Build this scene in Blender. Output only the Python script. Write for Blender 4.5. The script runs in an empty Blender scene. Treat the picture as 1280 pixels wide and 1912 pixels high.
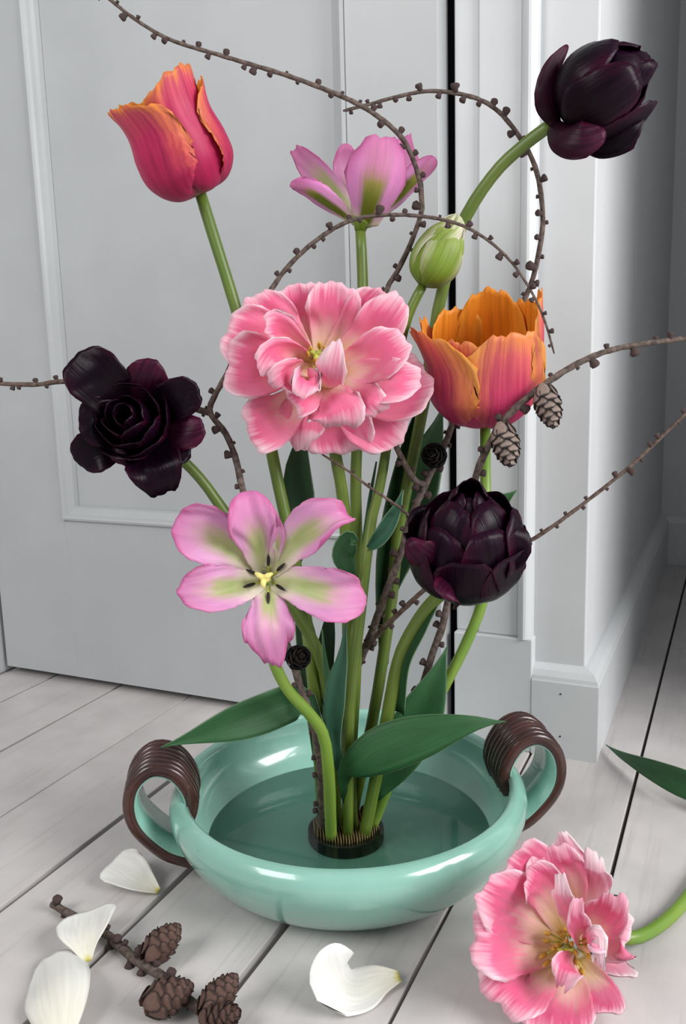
import bpy, math, random
import numpy as np
from mathutils import Vector, Matrix
random.seed(7)
scene = bpy.context.scene
COL = scene.collection
# ------------------------------------------------------------------ camera
FPX = 1645.86
CAMH = 0.47
R_ = np.array([0.91200526, 0.40930632, -0.02673465])
U_ = np.array([-0.04882589, 0.17304504, 0.98370293])
F_ = np.array([-0.40726212, 0.8958369, -0.17780273])
CP = np.array([0.0, 0.0, CAMH])
FH = F_.copy(); FH[2] = 0; FH /= np.linalg.norm(FH)      # horizontal forward
RH = np.array([FH[1], -FH[0], 0.0])                       # horizontal right
cam_d = bpy.data.cameras.new('camera'); cam = bpy.data.objects.new('camera', cam_d); COL.objects.link(cam)
cam_d.sensor_fit = 'VERTICAL'; cam_d.sensor_height = 36.0; cam_d.sensor_width = 24.1
cam_d.lens = FPX / 1912 * 36.0; cam_d.clip_start = 0.01
cam.matrix_world = Matrix(((R_[0], U_[0], -F_[0], CP[0]), (R_[1], U_[1], -F_[1], CP[1]), (R_[2], U_[2], -F_[2], CP[2]), (0, 0, 0, 1)))
scene.camera = cam
# ------------------------------------------------------------------ world, lights, exposure
world = bpy.data.worlds.new('world'); scene.world = world; world.use_nodes = True
bg = world.node_tree.nodes['Background']; bg.inputs[0].default_value = (0.97, 0.985, 1.0, 1); bg.inputs[1].default_value = 0.34
def area(name, loc, target, sx, sy, power, color=(1, 1, 1)):
    l = bpy.data.lights.new(name, 'AREA'); l.shape = 'RECTANGLE'; l.size = sx; l.size_y = sy; l.energy = power; l.color = color
    o = bpy.data.objects.new(name, l); COL.objects.link(o); o.location = loc
    o.rotation_euler = (Vector(target) - Vector(loc)).to_track_quat('-Z', 'Z').to_euler()
    return o
area('window_light_right', (1.46, 0.42, 1.15), (0.2, 0.50, 0.45), 0.75, 1.3, 40, (1.0, 0.995, 0.985))
area('window_light_rear', (-1.15, -1.15, 1.7), (-0.35, 0.6, 0.2), 0.9, 1.1, 27, (1.0, 0.99, 0.97))
vs = scene.view_settings; vs.view_transform = 'Standard'; vs.look = 'None'; vs.exposure = 0.15; vs.gamma = 1.0
vs.use_curve_mapping = False
# ------------------------------------------------------------------ pixel helpers
def ray(x, y): return F_ * FPX + R_ * (x - 640) - U_ * (y - 956)
def P(x, y, D):                       # point on the pixel's ray at horizontal depth D
    d = ray(x, y); return CP + d * (D / (d @ FH))
def PG(x, y, z=0.0):                  # on a horizontal plane
    d = ray(x, y); return CP + d * ((z - CAMH) / d[2])
def PY(x, y, Y):                      # on a plane parallel to the door
    d = ray(x, y); return CP + d * (Y / d[1])
def PX(x, y, X):
    d = ray(x, y); return CP + d * (X / d[0])
def mpp(D): return D / FPX            # metres per pixel, about
def depth(p): return float((np.asarray(p) - CP) @ FH)
def unit(v): v = np.asarray(v, float); return v / (np.linalg.norm(v) + 1e-12)
def cr(pts, n):                       # Catmull-Rom resample, rows of any width
    p = np.asarray(pts, float)
    if len(p) == 2: return np.array([p[0] + (p[1] - p[0]) * t for t in np.linspace(0, 1, n)])
    q = np.vstack([2 * p[0] - p[1], p, 2 * p[-1] - p[-2]])
    seg = np.linalg.norm(np.diff(p[:, :2], axis=0), axis=1) + 1e-9
    cum = np.concatenate([[0], np.cumsum(seg)]) / seg.sum()
    out = []
    for t in np.linspace(0, 1, n):
        i = min(int(np.searchsorted(cum, t, side='right')) - 1, len(p) - 2); i = max(i, 0)
        s = (t - cum[i]) / (cum[i + 1] - cum[i]); a, b, c, d = q[i], q[i + 1], q[i + 2], q[i + 3]
        out.append(0.5 * (2 * b + (c - a) * s + (2 * a - 5 * b + 4 * c - d) * s * s + (3 * b - a - 3 * c + d) * s ** 3))
    return np.array(out)
def wob(x, seed=0.0):                 # smooth 1-D noise in -1..1
    return (math.sin(x * 1.0 + seed * 12.9) + 0.6 * math.sin(x * 2.3 + seed * 7.7 + 1.3) + 0.4 * math.sin(x * 4.9 + seed * 3.1 + 2.1)) / 2.0
# ------------------------------------------------------------------ materials
def lin(c):
    if isinstance(c, str): c = tuple(int(c[i:i + 2], 16) for i in (0, 2, 4))
    return tuple(((v / 255) / 12.92 if v / 255 <= 0.04045 else ((v / 255 + 0.055) / 1.055) ** 2.4) for v in c) + (1.0,)
class NT:
    def __init__(self, name):
        self.m = bpy.data.materials.new(name); self.m.use_nodes = True
        self.t = self.m.node_tree; self.b = self.t.nodes['Principled BSDF']; self.out = self.t.nodes['Material Output']
    def n(self, typ, **kw):
        nd = self.t.nodes.new(typ)
        for k, v in kw.items():
            if k in nd.inputs: nd.inputs[k].default_value = v
            else: setattr(nd, k, v)
        return nd
    def l(self, a, b): self.t.links.new(a, b)
    def ramp(self, stops, fac=None):
        r = self.n('ShaderNodeValToRGB'); e = r.color_ramp.elements
        while len(e) < len(stops): e.new(0.5)
        for el, (p, c) in zip(e, stops): el.position = p; el.color = lin(c) if not isinstance(c, float) else (c, c, c, 1)
        if fac is not None: self.l(fac, r.inputs[0])
        return r.outputs[0]
    def noise(self, vec, scale, detail=3.0, rough=0.55):
        n = self.n('ShaderNodeTexNoise'); n.inputs['Scale'].default_value = scale; n.inputs['Detail'].default_value = detail; n.inputs['Roughness'].default_value = rough
        if vec is not None: self.l(vec, n.inputs['Vector'])
        return n.outputs['Fac']
    def mapping(self, vec, sc):
        n = self.n('ShaderNodeMapping'); n.inputs['Scale'].default_value = sc; self.l(vec, n.inputs['Vector']); return n.outputs[0]
    def math(self, op, a, b=None):
        n = self.n('ShaderNodeMath', operation=op)
        for i, v in enumerate((a, b)):
            if v is None: continue
            if isinstance(v, (int, float)): n.inputs[i].default_value = v
            else: self.l(v, n.inputs[i])
        return n.outputs[0]
    def mix(self, f, a, b):
        n = self.n('ShaderNodeMix', data_type='RGBA')
        for k, v in ((0, f), (6, a), (7, b)):
            if isinstance(v, (int, float)): n.inputs[k].default_value = v
            elif isinstance(v, tuple): n.inputs[k].default_value = v
            else: self.l(v, n.inputs[k])
        return n.outputs[2]
    def bump(self, h, strength, dist=0.001):
        n = self.n('ShaderNodeBump'); n.inputs['Strength'].default_value = strength; n.inputs['Distance'].default_value = dist
        self.l(h, n.inputs['Height']); self.l(n.outputs[0], self.b.inputs['Normal']); return n.outputs[0]
def paint(name, col, rough=0.45, grain=(60, 60, 6), amount=0.10, bump=0.15, seed_obj=True):
    k = NT(name); tc = k.n('ShaderNodeTexCoord'); v = tc.outputs['Object']
    a = k.noise(k.mapping(v, grain), 1.0, 5); b = k.noise(v, 9.0, 4)
    c = lin(col); dk = tuple(x * (1 - amount) for x in c[:3]) + (1,)
    m = k.mix(k.ramp([(0.35, 0.0), (0.65, 1.0)], b), dk, c)
    m2 = k.mix(k.ramp([(0.25, 0.35), (0.5, 0.0)], a), m, dk)
    k.l(m2, k.b.inputs['Base Color']); k.b.inputs['Roughness'].default_value = rough
    k.bump(a, bump, 0.0006); return k.m
M = {}
M['door'] = paint('door_paint', 'b4b7b9', 0.42, (90, 90, 5), 0.06, 0.10)
M['trim'] = paint('trim_paint', 'cccfd1', 0.40, (110, 110, 4), 0.07, 0.14)
M['wall'] = paint('wall_paint', 'cdcfd1', 0.55, (30, 30, 30), 0.05, 0.10)
def plank_mat():
    k = NT('plank_paint'); tc = k.n('ShaderNodeTexCoord'); v = tc.outputs['Object']
    inf = k.n('ShaderNodeObjectInfo')
    ad = k.n('ShaderNodeVectorMath', operation='ADD'); k.l(v, ad.inputs[0]); k.l(inf.outputs['Random'], ad.inputs[1]); v = ad.outputs[0]
    g = k.noise(k.mapping(v, (140, 5, 20)), 1.0, 6, 0.6); b = k.noise(v, 14.0, 5); s = k.noise(k.mapping(v, (260, 16, 30)), 1.0, 3)
    c0, c1 = lin('cdc8c7'), lin('bab6b5')
    m = k.mix(k.ramp([(0.3, 0.0), (0.7, 1.0)], b), c1, c0)
    m = k.mix(k.ramp([(0.25, 0.55), (0.45, 0.0)], g), m, lin('a9a4a2'))
    wear = k.math('MULTIPLY', k.ramp([(0.69, 0.0), (0.76, 1.0)], s), k.ramp([(0.55, 0.0), (0.66, 0.8)], k.noise(v, 5.0, 2)))
    m = k.mix(wear, m, lin('6b6663'))
    k.l(m, k.b.inputs['Base Color']); k.b.inputs['Roughness'].default_value = 0.5
    k.bump(g, 0.22, 0.0008); return k.m
M['plank'] = plank_mat()
def simple(name, col, rough=0.5, metal=0.0, noise=None, amt=0.3, bump=0.0, col2=None, coat=0.0, grain=None):
    k = NT(name); k.b.inputs['Roughness'].default_value = rough; k.b.inputs['Metallic'].default_value = metal
    k.b.inputs['Coat Weight'].default_value = coat
    c = lin(col)
    if noise:
        v = k.n('ShaderNodeTexCoord').outputs['Object']
        if grain: v = k.mapping(v, grain)
        f = k.noise(v, noise, 5)
        c2 = lin(col2) if col2 else tuple(x * (1 - amt) for x in c[:3]) + (1,)
        k.l(k.mix(k.ramp([(0.35, 0.0), (0.65, 1.0)], f), c, c2), k.b.inputs['Base Color'])
        if bump: k.bump(f, bump, 0.001)
    else: k.b.inputs['Base Color'].default_value = c
    return k.m
M['subfloor'] = simple('subfloor_dark', '1b1a1a', 0.9, noise=60, amt=0.5)
M['dark_gap'] = simple('gap_dark', '0b0b0d', 0.8)
def glaze():
    k = NT('celadon_glaze'); v = k.n('ShaderNodeTexCoord').outputs['Object']
    a = k.noise(v, 9.0, 4); b = k.noise(v, 30.0, 5); d = k.noise(v, 160.0, 2)
    m = k.mix(k.ramp([(0.35, 0.0), (0.68, 1.0)], a), lin('8fbfb1'), lin('82b3a4'))
    m = k.mix(k.ramp([(0.60, 0.0), (0.72, 0.45)], b), m, lin('a4cfc3'))
    m = k.mix(k.ramp([(0.755, 0.0), (0.78, 0.6)], d), m, lin('4e8378'))
    st = k.noise(k.mapping(v, (7, 7, 16)), 1.0, 3); m = k.mix(k.ramp([(0.68, 0.0), (0.80, 0.55)], st), m, lin('7f8f80'))
    k.l(m, k.b.inputs['Base Color']); k.b.inputs['Roughness'].default_value = 0.2
    k.b.inputs['Coat Weight'].default_value = 0.6; k.b.inputs['Coat Roughness'].default_value = 0.06
    k.bump(a, 0.08, 0.002); return k.m
M['glaze'] = glaze()
M['brown'] = simple('brown_glaze', '2f1a17', 0.28, noise=40, col2='4a2922', bump=0.1, coat=0.3)
M['rubber'] = simple('black_rubber', '0b0c0c', 0.45)
M['lead'] = simple('kenzan_lead', '2b2a22', 0.6, noise=200, amt=0.4)
M['brass'] = simple('pin_brass', 'b39a72', 0.35, metal=0.7)
M['bark'] = simple('larch_bark', '40342f', 0.85, noise=220, col2='6e5f58', bump=0.7)
M['bark_fine'] = simple('larch_bark_fine', '46362f', 0.85, noise=260, col2='6e5c52', bump=0.6)
M['spur'] = simple('spur_bark', '3a2c2b', 0.85, noise=400, col2='5a4744', bump=0.6)
M['cone_core'] = simple('cone_core', '120d0b', 0.9)
def cone_mat(name, body, rim):
    k = NT(name); uv = k.n('ShaderNodeUVMap'); s = k.n('ShaderNodeSeparateXYZ'); k.l(uv.outputs[0], s.inputs[0])
    f = k.noise(k.mapping(uv.outputs[0], (14, 3, 1)), 1.0, 4)
    e = k.math('ABSOLUTE', k.math('SUBTRACT', k.math('MULTIPLY', s.outputs[0], 2.0), 1.0))
    ed = k.math('MAXIMUM', k.ramp([(0.72, 0.0), (0.92, 1.0)], e), k.ramp([(0.80, 0.0), (0.93, 1.0)], s.outputs[1]))
    c = k.mix(f, lin(body), tuple(x * 0.45 for x in lin(body)[:3]) + (1,))
    k.l(k.mix(ed, c, lin(rim)), k.b.inputs['Base Color']); k.b.inputs['Roughness'].default_value = 0.75; k.bump(f, 0.4, 0.0005); return k.m
M['cone'] = cone_mat('cone_scale_grey', '9d8a80', '1c1412')
M['cone_brown'] = cone_mat('cone_scale_brown', '6e5147', '2a1a16')
M['cone_dark'] = cone_mat('cone_scale_dark', '35261f', '0e0908')
def water():
    k = NT('water'); t = k.n('ShaderNodeBsdfTransparent'); t.inputs[0].default_value = (0.86, 0.97, 0.935, 1)
    g = k.n('ShaderNodeBsdfGlossy'); g.inputs['Roughness'].default_value = 0.01
    fr = k.n('ShaderNodeFresnel'); fr.inputs[0].default_value = 1.33
    mx = k.n('ShaderNodeMixShader'); k.l(fr.outputs[0], mx.inputs[0]); k.l(t.outputs[0], mx.inputs[1]); k.l(g.outputs[0], mx.inputs[2])
    k.l(mx.outputs[0], k.out.inputs['Surface']); return k.m
M['water'] = water()
def petal_mat(name, cen, edge, e0=0.3, e1=0.9, streak=0.18, rough=0.45, transl=0.3, spec=0.3, freq=26, bump=0.12, vein=0.12):
    k = NT(name); uv = k.n('ShaderNodeUVMap'); s = k.n('ShaderNodeSeparateXYZ'); k.l(uv.outputs[0], s.inputs[0])
    inf = k.n('ShaderNodeObjectInfo')
    ad = k.n('ShaderNodeVectorMath', operation='ADD'); k.l(uv.outputs[0], ad.inputs[0]); k.l(inf.outputs['Random'], ad.inputs[1])
    st = k.noise(k.mapping(ad.outputs[0], (freq, 1.6, 1)), 1.0, 4, 0.6)
    bl = k.noise(k.mapping(ad.outputs[0], (3.0, 3.0, 1)), 1.0, 2)
    off = k.math('MULTIPLY', k.math('SUBTRACT', k.math('ADD', k.math('MULTIPLY', st, 0.6), k.math('MULTIPLY', bl, 0.4)), 0.5), streak * 2.2)
    u = k.math('ADD', s.outputs[1], off)
    e = k.math('ABSOLUTE', k.math('SUBTRACT', k.math('MULTIPLY', s.outputs[0], 2.0), 1.0))
    e = k.math('ADD', e, off)
    a = k.ramp(cen, u); b = k.ramp(edge, u)
    f = k.ramp([(e0, 0.0), (e1, 1.0)], e)
    c = k.mix(f, a, b)
    dk = k.n('ShaderNodeMix', data_type='RGBA', blend_type='MULTIPLY'); dk.inputs[0].default_value = 1.0
    k.l(c, dk.inputs[6]); k.l(k.ramp([(0.3, 1.0 - vein * 2), (0.6, 1.0)], st), dk.inputs[7]); c = dk.outputs[2]
    k.l(c, k.b.inputs['Base Color']); k.b.inputs['Roughness'].default_value = rough
    k.b.inputs['Specular IOR Level'].default_value = spec
    n = k.bump(st, bump, 0.002)
    if transl > 0:
        tr = k.n('ShaderNodeBsdfTranslucent'); k.l(c, tr.inputs[0])
        mx = k.n('ShaderNodeMixShader'); mx.inputs[0].default_value = transl
        k.l(k.b.outputs[0], mx.inputs[1]); k.l(tr.outputs[0], mx.inputs[2]); k.l(mx.outputs[0], k.out.inputs['Surface'])
    return k.m
PM = {}
PM['pink_in'] = petal_mat('pink_petal_inside', [(0.0, 'f4d46c'), (0.18, 'fde2ac'), (0.42, 'fcd2cc'), (0.62, 'fa90b0'), (0.85, 'f97aa8'), (1.0, 'fed0de')],
    [(0.0, 'fae0b0'), (0.3, 'fddad0'), (0.55, 'fc9cbc'), (0.85, 'fda2c0'), (1.0, 'ffe8f0')], 0.35, 0.98, 0.22, vein=0.05, transl=0.38)
PM['pink_out'] = petal_mat('pink_petal_outside', [(0.0, 'e0e0a8'), (0.2, 'fbd6d6'), (0.5, 'fb9cbc'), (0.85, 'faacca'), (1.0, 'fee6ee')],
    [(0.0, 'f0e2c4'), (0.3, 'fcc4d2'), (0.7, 'fcb4cc'), (1.0, 'fff0f5')], 0.3, 0.95, 0.2, vein=0.06, transl=0.38)
PM['rose_in'] = petal_mat('rose_petal_inside', [(0.0, 'f0cc60'), (0.18, 'fce2b4'), (0.42, 'fbd2ca'), (0.62, 'f68fb0'), (0.85, 'f2709e'), (1.0, 'fcc0d4')],
    [(0.0, 'f8dcac'), (0.28, 'fbd0ca'), (0.6, 'f482a8'), (0.85, 'f89cbc'), (1.0, 'ffe4ee')], 0.35, 0.98, 0.28, vein=0.08, transl=0.35)
PM['rose_out'] = petal_mat('rose_petal_outside', [(0.0, 'e0e0a8'), (0.2, 'fce2d6'), (0.5, 'f9a8c0'), (0.85, 'fab2cc'), (1.0, 'fff0f5')],
    [(0.0, 'f6e8cc'), (0.3, 'fde2e6'), (0.7, 'fcc0d4'), (1.0, 'fff6f9')], 0.3, 0.95, 0.25, vein=0.08, transl=0.35)
PM['red_out'] = petal_mat('red_petal_outside', [(0.0, 'a8a080'), (0.05, 'a06468'), (0.16, 'b02858'), (0.45, 'be265a'), (0.75, 'cc3264'), (0.93, 'e05a72'), (1.0, 'ec8850')],
    [(0.0, 'b09078'), (0.1, 'a82050'), (0.45, 'cc3864'), (0.7, 'e06458'), (1.0, 'f09448')], 0.45, 1.05, 0.2, vein=0.15, transl=0.22)
PM['red_in'] = petal_mat('red_petal_inside', [(0.0, 'c04018'), (0.5, 'dc4a44'), (0.8, 'e4663c'), (1.0, 'f09a3c')], [(0.0, 'c84820'), (0.6, 'ea7a3a'), (1.0, 'f4a648')], 0.4, 1.0, 0.2, vein=0.12)
PM['orange_out'] = petal_mat('orange_petal_outside', [(0.0, 'c8406c'), (0.3, 'c8306c'), (0.6, 'd8456f'), (0.85, 'e66a70'), (1.0, 'f0945c')],
    [(0.0, 'd84c5c'), (0.3, 'ee7a58'), (0.65, 'f59a50'), (1.0, 'f8b458')], 0.32, 0.98, 0.22, vein=0.12)
PM['orange_in'] = petal_mat('orange_petal_inside', [(0.0, 'a03808'), (0.35, 'd06010'), (0.7, 'e8801c'), (1.0, 'f49a30')], [(0.0, 'b04008'), (0.5, 'ee8a20'), (1.0, 'f8a83c')], 0.4, 1.0, 0.15, transl=0.25)
PM['lilac_in'] = petal_mat('lilac_petal_inside', [(0.0, 'eeeccc'), (0.2, 'dce0ae'), (0.40, 'bccb86'), (0.58, 'c8c894'), (0.72, 'e6b4c6'), (0.86, 'e49cca'), (1.0, 'de84ba')],
    [(0.0, 'f2f0e0'), (0.28, 'f0e6d8'), (0.44, 'ecbcda'), (0.7, 'e4a2d2'), (0.92, 'e89cca'), (1.0, 'd86eaa')], 0.22, 0.62, 0.16, vein=0.04, transl=0.32)
PM['lilac_out'] = petal_mat('lilac_petal_outside', [(0.0, 'e4e4b0'), (0.10, '7c8426'), (0.58, '7e862c'), (0.70, 'a49854'), (0.80, 'd48cb0'), (1.0, 'e48cc0')],
    [(0.0, 'ece6c8'), (0.15, 'eaccd2'), (0.35, 'e4a4d2'), (0.75, 'e898d2'), (1.0, 'd874b0')], 0.26, 0.50, 0.11, vein=0.05, transl=0.32)
PM['bud'] = petal_mat('bud_petal', [(0.0, '6f8a2c'), (0.5, '84a03c'), (0.85, 'a0b060'), (1.0, 'd8d8b8')], [(0.0, '8a9a48'), (0.4, 'b4bc84'), (0.8, 'd8d4bc'), (1.0, 'e8dccc')], 0.45, 1.0, 0.15, transl=0.15)
PM['black'] = petal_mat('black_petal', [(0.0, '0a0306'), (0.4, '0f040d'), (0.8, '110512'), (1.0, '1c0716')], [(0.0, '0e0308'), (0.6, '140611'), (1.0, '2e0a20')], 0.5, 1.1, 0.2, rough=0.30, transl=0.03, spec=0.13, vein=0.2, bump=0.25)
PM['black_out'] = petal_mat('black_petal_outside', [(0.0, '0a0308'), (0.3, '0f040c'), (0.75, '150613'), (1.0, '22071c')], [(0.0, '10040a'), (0.5, '1a0616'), (1.0, '380b22')], 0.4, 1.05, 0.3, rough=0.32, transl=0.04, spec=0.13, vein=0.2, bump=0.25)
PM['plum_out'] = petal_mat('plum_petal_outside', [(0.0, '1c0610'), (0.4, '2e0a1e'), (0.8, '380c26'), (1.0, '4a1030')], [(0.0, '200614'), (0.5, '2a081c'), (1.0, '52122e')], 0.4, 1.05, 0.35, rough=0.36, transl=0.08, spec=0.18, vein=0.25, bump=0.3)
PM['white'] = petal_mat('white_petal', [(0.0, 'd8c840'), (0.04, 'e4dc98'), (0.10, 'f4f2e4'), (0.6, 'f6f5ee'), (1.0, 'fbfbf8')], [(0.0, 'ded47a'), (0.06, 'f4f1e2'), (0.5, 'f9f8f3'), (1.0, 'fdfdfb')], 0.1, 0.7, 0.08, transl=0.25, vein=0.05, freq=16)
def leaf_mat(name, a, b, c):
    k = NT(name); uv = k.n('ShaderNodeUVMap'); s = k.n('ShaderNodeSeparateXYZ'); k.l(uv.outputs[0], s.inputs[0])
    st = k.noise(k.mapping(uv.outputs[0], (42, 0.8, 1)), 1.0, 4, 0.6); bl = k.noise(k.mapping(uv.outputs[0], (3, 4, 1)), 1.0, 3)
    m = k.mix(k.ramp([(0.3, 0.0), (0.7, 1.0)], bl), lin(a), lin(b)); m = k.mix(k.ramp([(0.55, 0.0), (0.75, 0.5)], st), m, lin(c))
    e = k.math('ABSOLUTE', k.math('SUBTRACT', k.math('MULTIPLY', s.outputs[0], 2.0), 1.0))
    m = k.mix(k.ramp([(0.95, 0.0), (0.99, 0.3)], e), m, lin('a8bc98'))
    k.l(m, k.b.inputs['Base Color']); k.b.inputs['Roughness'].default_value = 0.42; k.b.inputs['Specular IOR Level'].default_value = 0.4
    k.bump(st, 0.35, 0.001)
    tr = k.n('ShaderNodeBsdfTranslucent'); k.l(m, tr.inputs[0]); mx = k.n('ShaderNodeMixShader'); mx.inputs[0].default_value = 0.12
    k.l(k.b.outputs[0], mx.inputs[1]); k.l(tr.outputs[0], mx.inputs[2]); k.l(mx.outputs[0], k.out.inputs['Surface']); return k.m
M['leaf'] = leaf_mat('leaf_green', '2f6038', '28532f', '4a7c4c')
M['leaf_blue'] = leaf_mat('leaf_bluegreen', '42705a', '35624a', '5c8a70')
M['leaf_dark'] = leaf_mat('leaf_dark', '1f4420', '18381c', '2f5a30')
def stem_mat(name, a, b):
    k = NT(name); v = k.n('ShaderNodeTexCoord').outputs['Object']; uv = k.n('ShaderNodeUVMap')
    f = k.noise(k.mapping(uv.outputs[0], (18, 3, 1)), 1.0, 4); g = k.noise(v, 14.0, 2)
    m = k.mix(k.ramp([(0.35, 0.0), (0.65, 1.0)], g), lin(a), lin(b)); m = k.mix(k.ramp([(0.5, 0.0), (0.75, 0.35)], f), m, lin('9bb052'))
    k.l(m, k.b.inputs['Base Color']); k.b.inputs['Roughness'].default_value = 0.4; k.bump(f, 0.15, 0.0006); return k.m
M['stem'] = stem_mat('stem_green', '667a2e', '526a24')
M['stem_light'] = stem_mat('stem_light', '7c9638', '64882e')
M['anther_dark'] = simple('anther_dark', '1c1214', 0.7)
M['anther_gold'] = simple('anther_gold', 'a9822a', 0.7, noise=300, col2='c9a040')
M['pistil'] = simple('pistil_yellow', 'ede38a', 0.5)
M['pistil_green'] = simple('pistil_green', 'b4bc50', 0.5)
# ------------------------------------------------------------------ object helpers
def root(name, loc, label, cat, group=None):
    o = bpy.data.objects.new(name, None); COL.objects.link(o); o.location = Vector(tuple(loc)); o.empty_display_size = 0.02
    o['label'] = label; o['category'] = cat
    if group: o['group'] = group
    return o
def tag(o, label, cat, group=None):
    o['label'] = label; o['category'] = cat
    if group: o['group'] = group
    return o
def put(o, parent):
    if parent is not None:
        o.parent = parent; o.matrix_parent_inverse = Matrix.Translation(-parent.location)
    return o
def mesh(name, verts, faces, mats, parent=None, uvs=None, smooth=True, link=True):
    me = bpy.data.meshes.new(name); me.from_pydata([tuple(map(float, v)) for v in verts], [], faces)
    for m in (mats if isinstance(mats, (list, tuple)) else [mats]): me.materials.append(m)
    if uvs is not None:
        uvl = me.uv_layers.new(name='UVMap'); idx = np.empty(len(me.loops), dtype=np.int32); me.loops.foreach_get('vertex_index', idx)
        uvl.data.foreach_set('uv', np.asarray(uvs, dtype=np.float32)[idx].ravel())
    if smooth: me.polygons.foreach_set('use_smooth', [True] * len(me.polygons))
    me.update()
    if not link: return me
    o = bpy.data.objects.new(name, me); COL.objects.link(o)
    return put(o, parent)
def box(name, lo, hi, mat, parent=None, bevel=0.0, structure=False):
    c = [(lo[i] + hi[i]) / 2 for i in range(3)]; h = [(hi[i] - lo[i]) / 2 for i in range(3)]
    v = [(sx * h[0], sy * h[1], sz * h[2]) for sx in (-1, 1) for sy in (-1, 1) for sz in (-1, 1)]
    f = [(0, 1, 3, 2), (4, 6, 7, 5), (0, 4, 5, 1), (2, 3, 7, 6), (0, 2, 6, 4), (1, 5, 7, 3)]
    o = mesh(name, v, f, mat, None, smooth=False); o.location = c
    if parent is not None: o.parent = parent; o.matrix_parent_inverse = Matrix.Translation(-parent.location)
    if bevel > 0:
        b = o.modifiers.new('bevel', 'BEVEL'); b.width = bevel; b.segments = 2; b.limit_method = 'NONE'
    if structure: o['kind'] = 'structure'
    return o
def sweep_profile(name, prof, p0, p1, outdir, up, mat, parent=None, structure=False):   # constant profile (out, up) from p0 to p1
    p0, p1, outdir, up = map(lambda q: np.asarray(q, float), (p0, p1, outdir, up)); n = len(prof)
    v = [p + outdir * a + up * b for p in (p0, p1) for a, b in prof]
    f = [(i, (i + 1) % n, n + (i + 1) % n, n + i) for i in range(n)] + [tuple(range(n - 1, -1, -1)), tuple(range(n, 2 * n))]
    o = mesh(name, v, f, mat, parent, smooth=False)
    if structure: o['kind'] = 'structure'
    return o
def frames(p):
    p = np.asarray(p); T = np.gradient(p, axis=0); T /= np.linalg.norm(T, axis=1)[:, None] + 1e-12
    a = np.array([0, 0, 1.0]) if abs(T[0][2]) < 0.9 else np.array([1.0, 0, 0])
    N = [unit(np.cross(T[0], a))]
    for i in range(1, len(p)): N.append(unit(N[-1] - T[i] * (N[-1] @ T[i])))
    N = np.array(N); return T, N, np.cross(T, N)
def tube_data(p, rad, seg=10, lump=0.0, seed=0.0, cap=True):
    p = np.asarray(p); T, N, B = frames(p); v = []; uv = []; f = []; n = len(p)
    for i in range(n):
        for j in range(seg):
            a = 2 * math.pi * j / seg; r = rad[i] * (1 + lump * wob(i * 1.7 + j * 2.1, seed))
            v.append(p[i] + r * (math.cos(a) * N[i] + math.sin(a) * B[i])); uv.append((j / seg, i / max(n - 1, 1)))
    for i in range(n - 1):
        for j in range(seg): f.append((i * seg + j, i * seg + (j + 1) % seg, (i + 1) * seg + (j + 1) % seg, (i + 1) * seg + j))
    if cap: f.append(tuple(range(seg - 1, -1, -1))); f.append(tuple((n - 1) * seg + j for j in range(seg)))
    return v, f, uv
def tube(name, p, rad, mat, parent=None, seg=10, lump=0.0, seed=0.0):
    v, f, uv = tube_data(p, rad, seg, lump, seed); return mesh(name, v, f, mat, parent, uv)
def grid(name, G, mats, parent, thick=0.0006):      # G [nu][nv] points; normals = inside
    nu, nv = len(G), len(G[0]); v = [q for row in G for q in row]
    uv = [(j / (nv - 1), i / (nu - 1)) for i in range(nu) for j in range(nv)]
    f = [(i * nv + j, i * nv + j + 1, (i + 1) * nv + j + 1, (i + 1) * nv + j) for i in range(nu - 1) for j in range(nv - 1)]
    o = mesh(name, v, f, mats, parent, uv)
    s = o.modifiers.new('thickness', 'SOLIDIFY'); s.thickness = thick; s.offset = -1
    if isinstance(mats, (list, tuple)) and len(mats) > 1: s.material_offset = 1; s.material_offset_rim = 0
    return o
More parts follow.
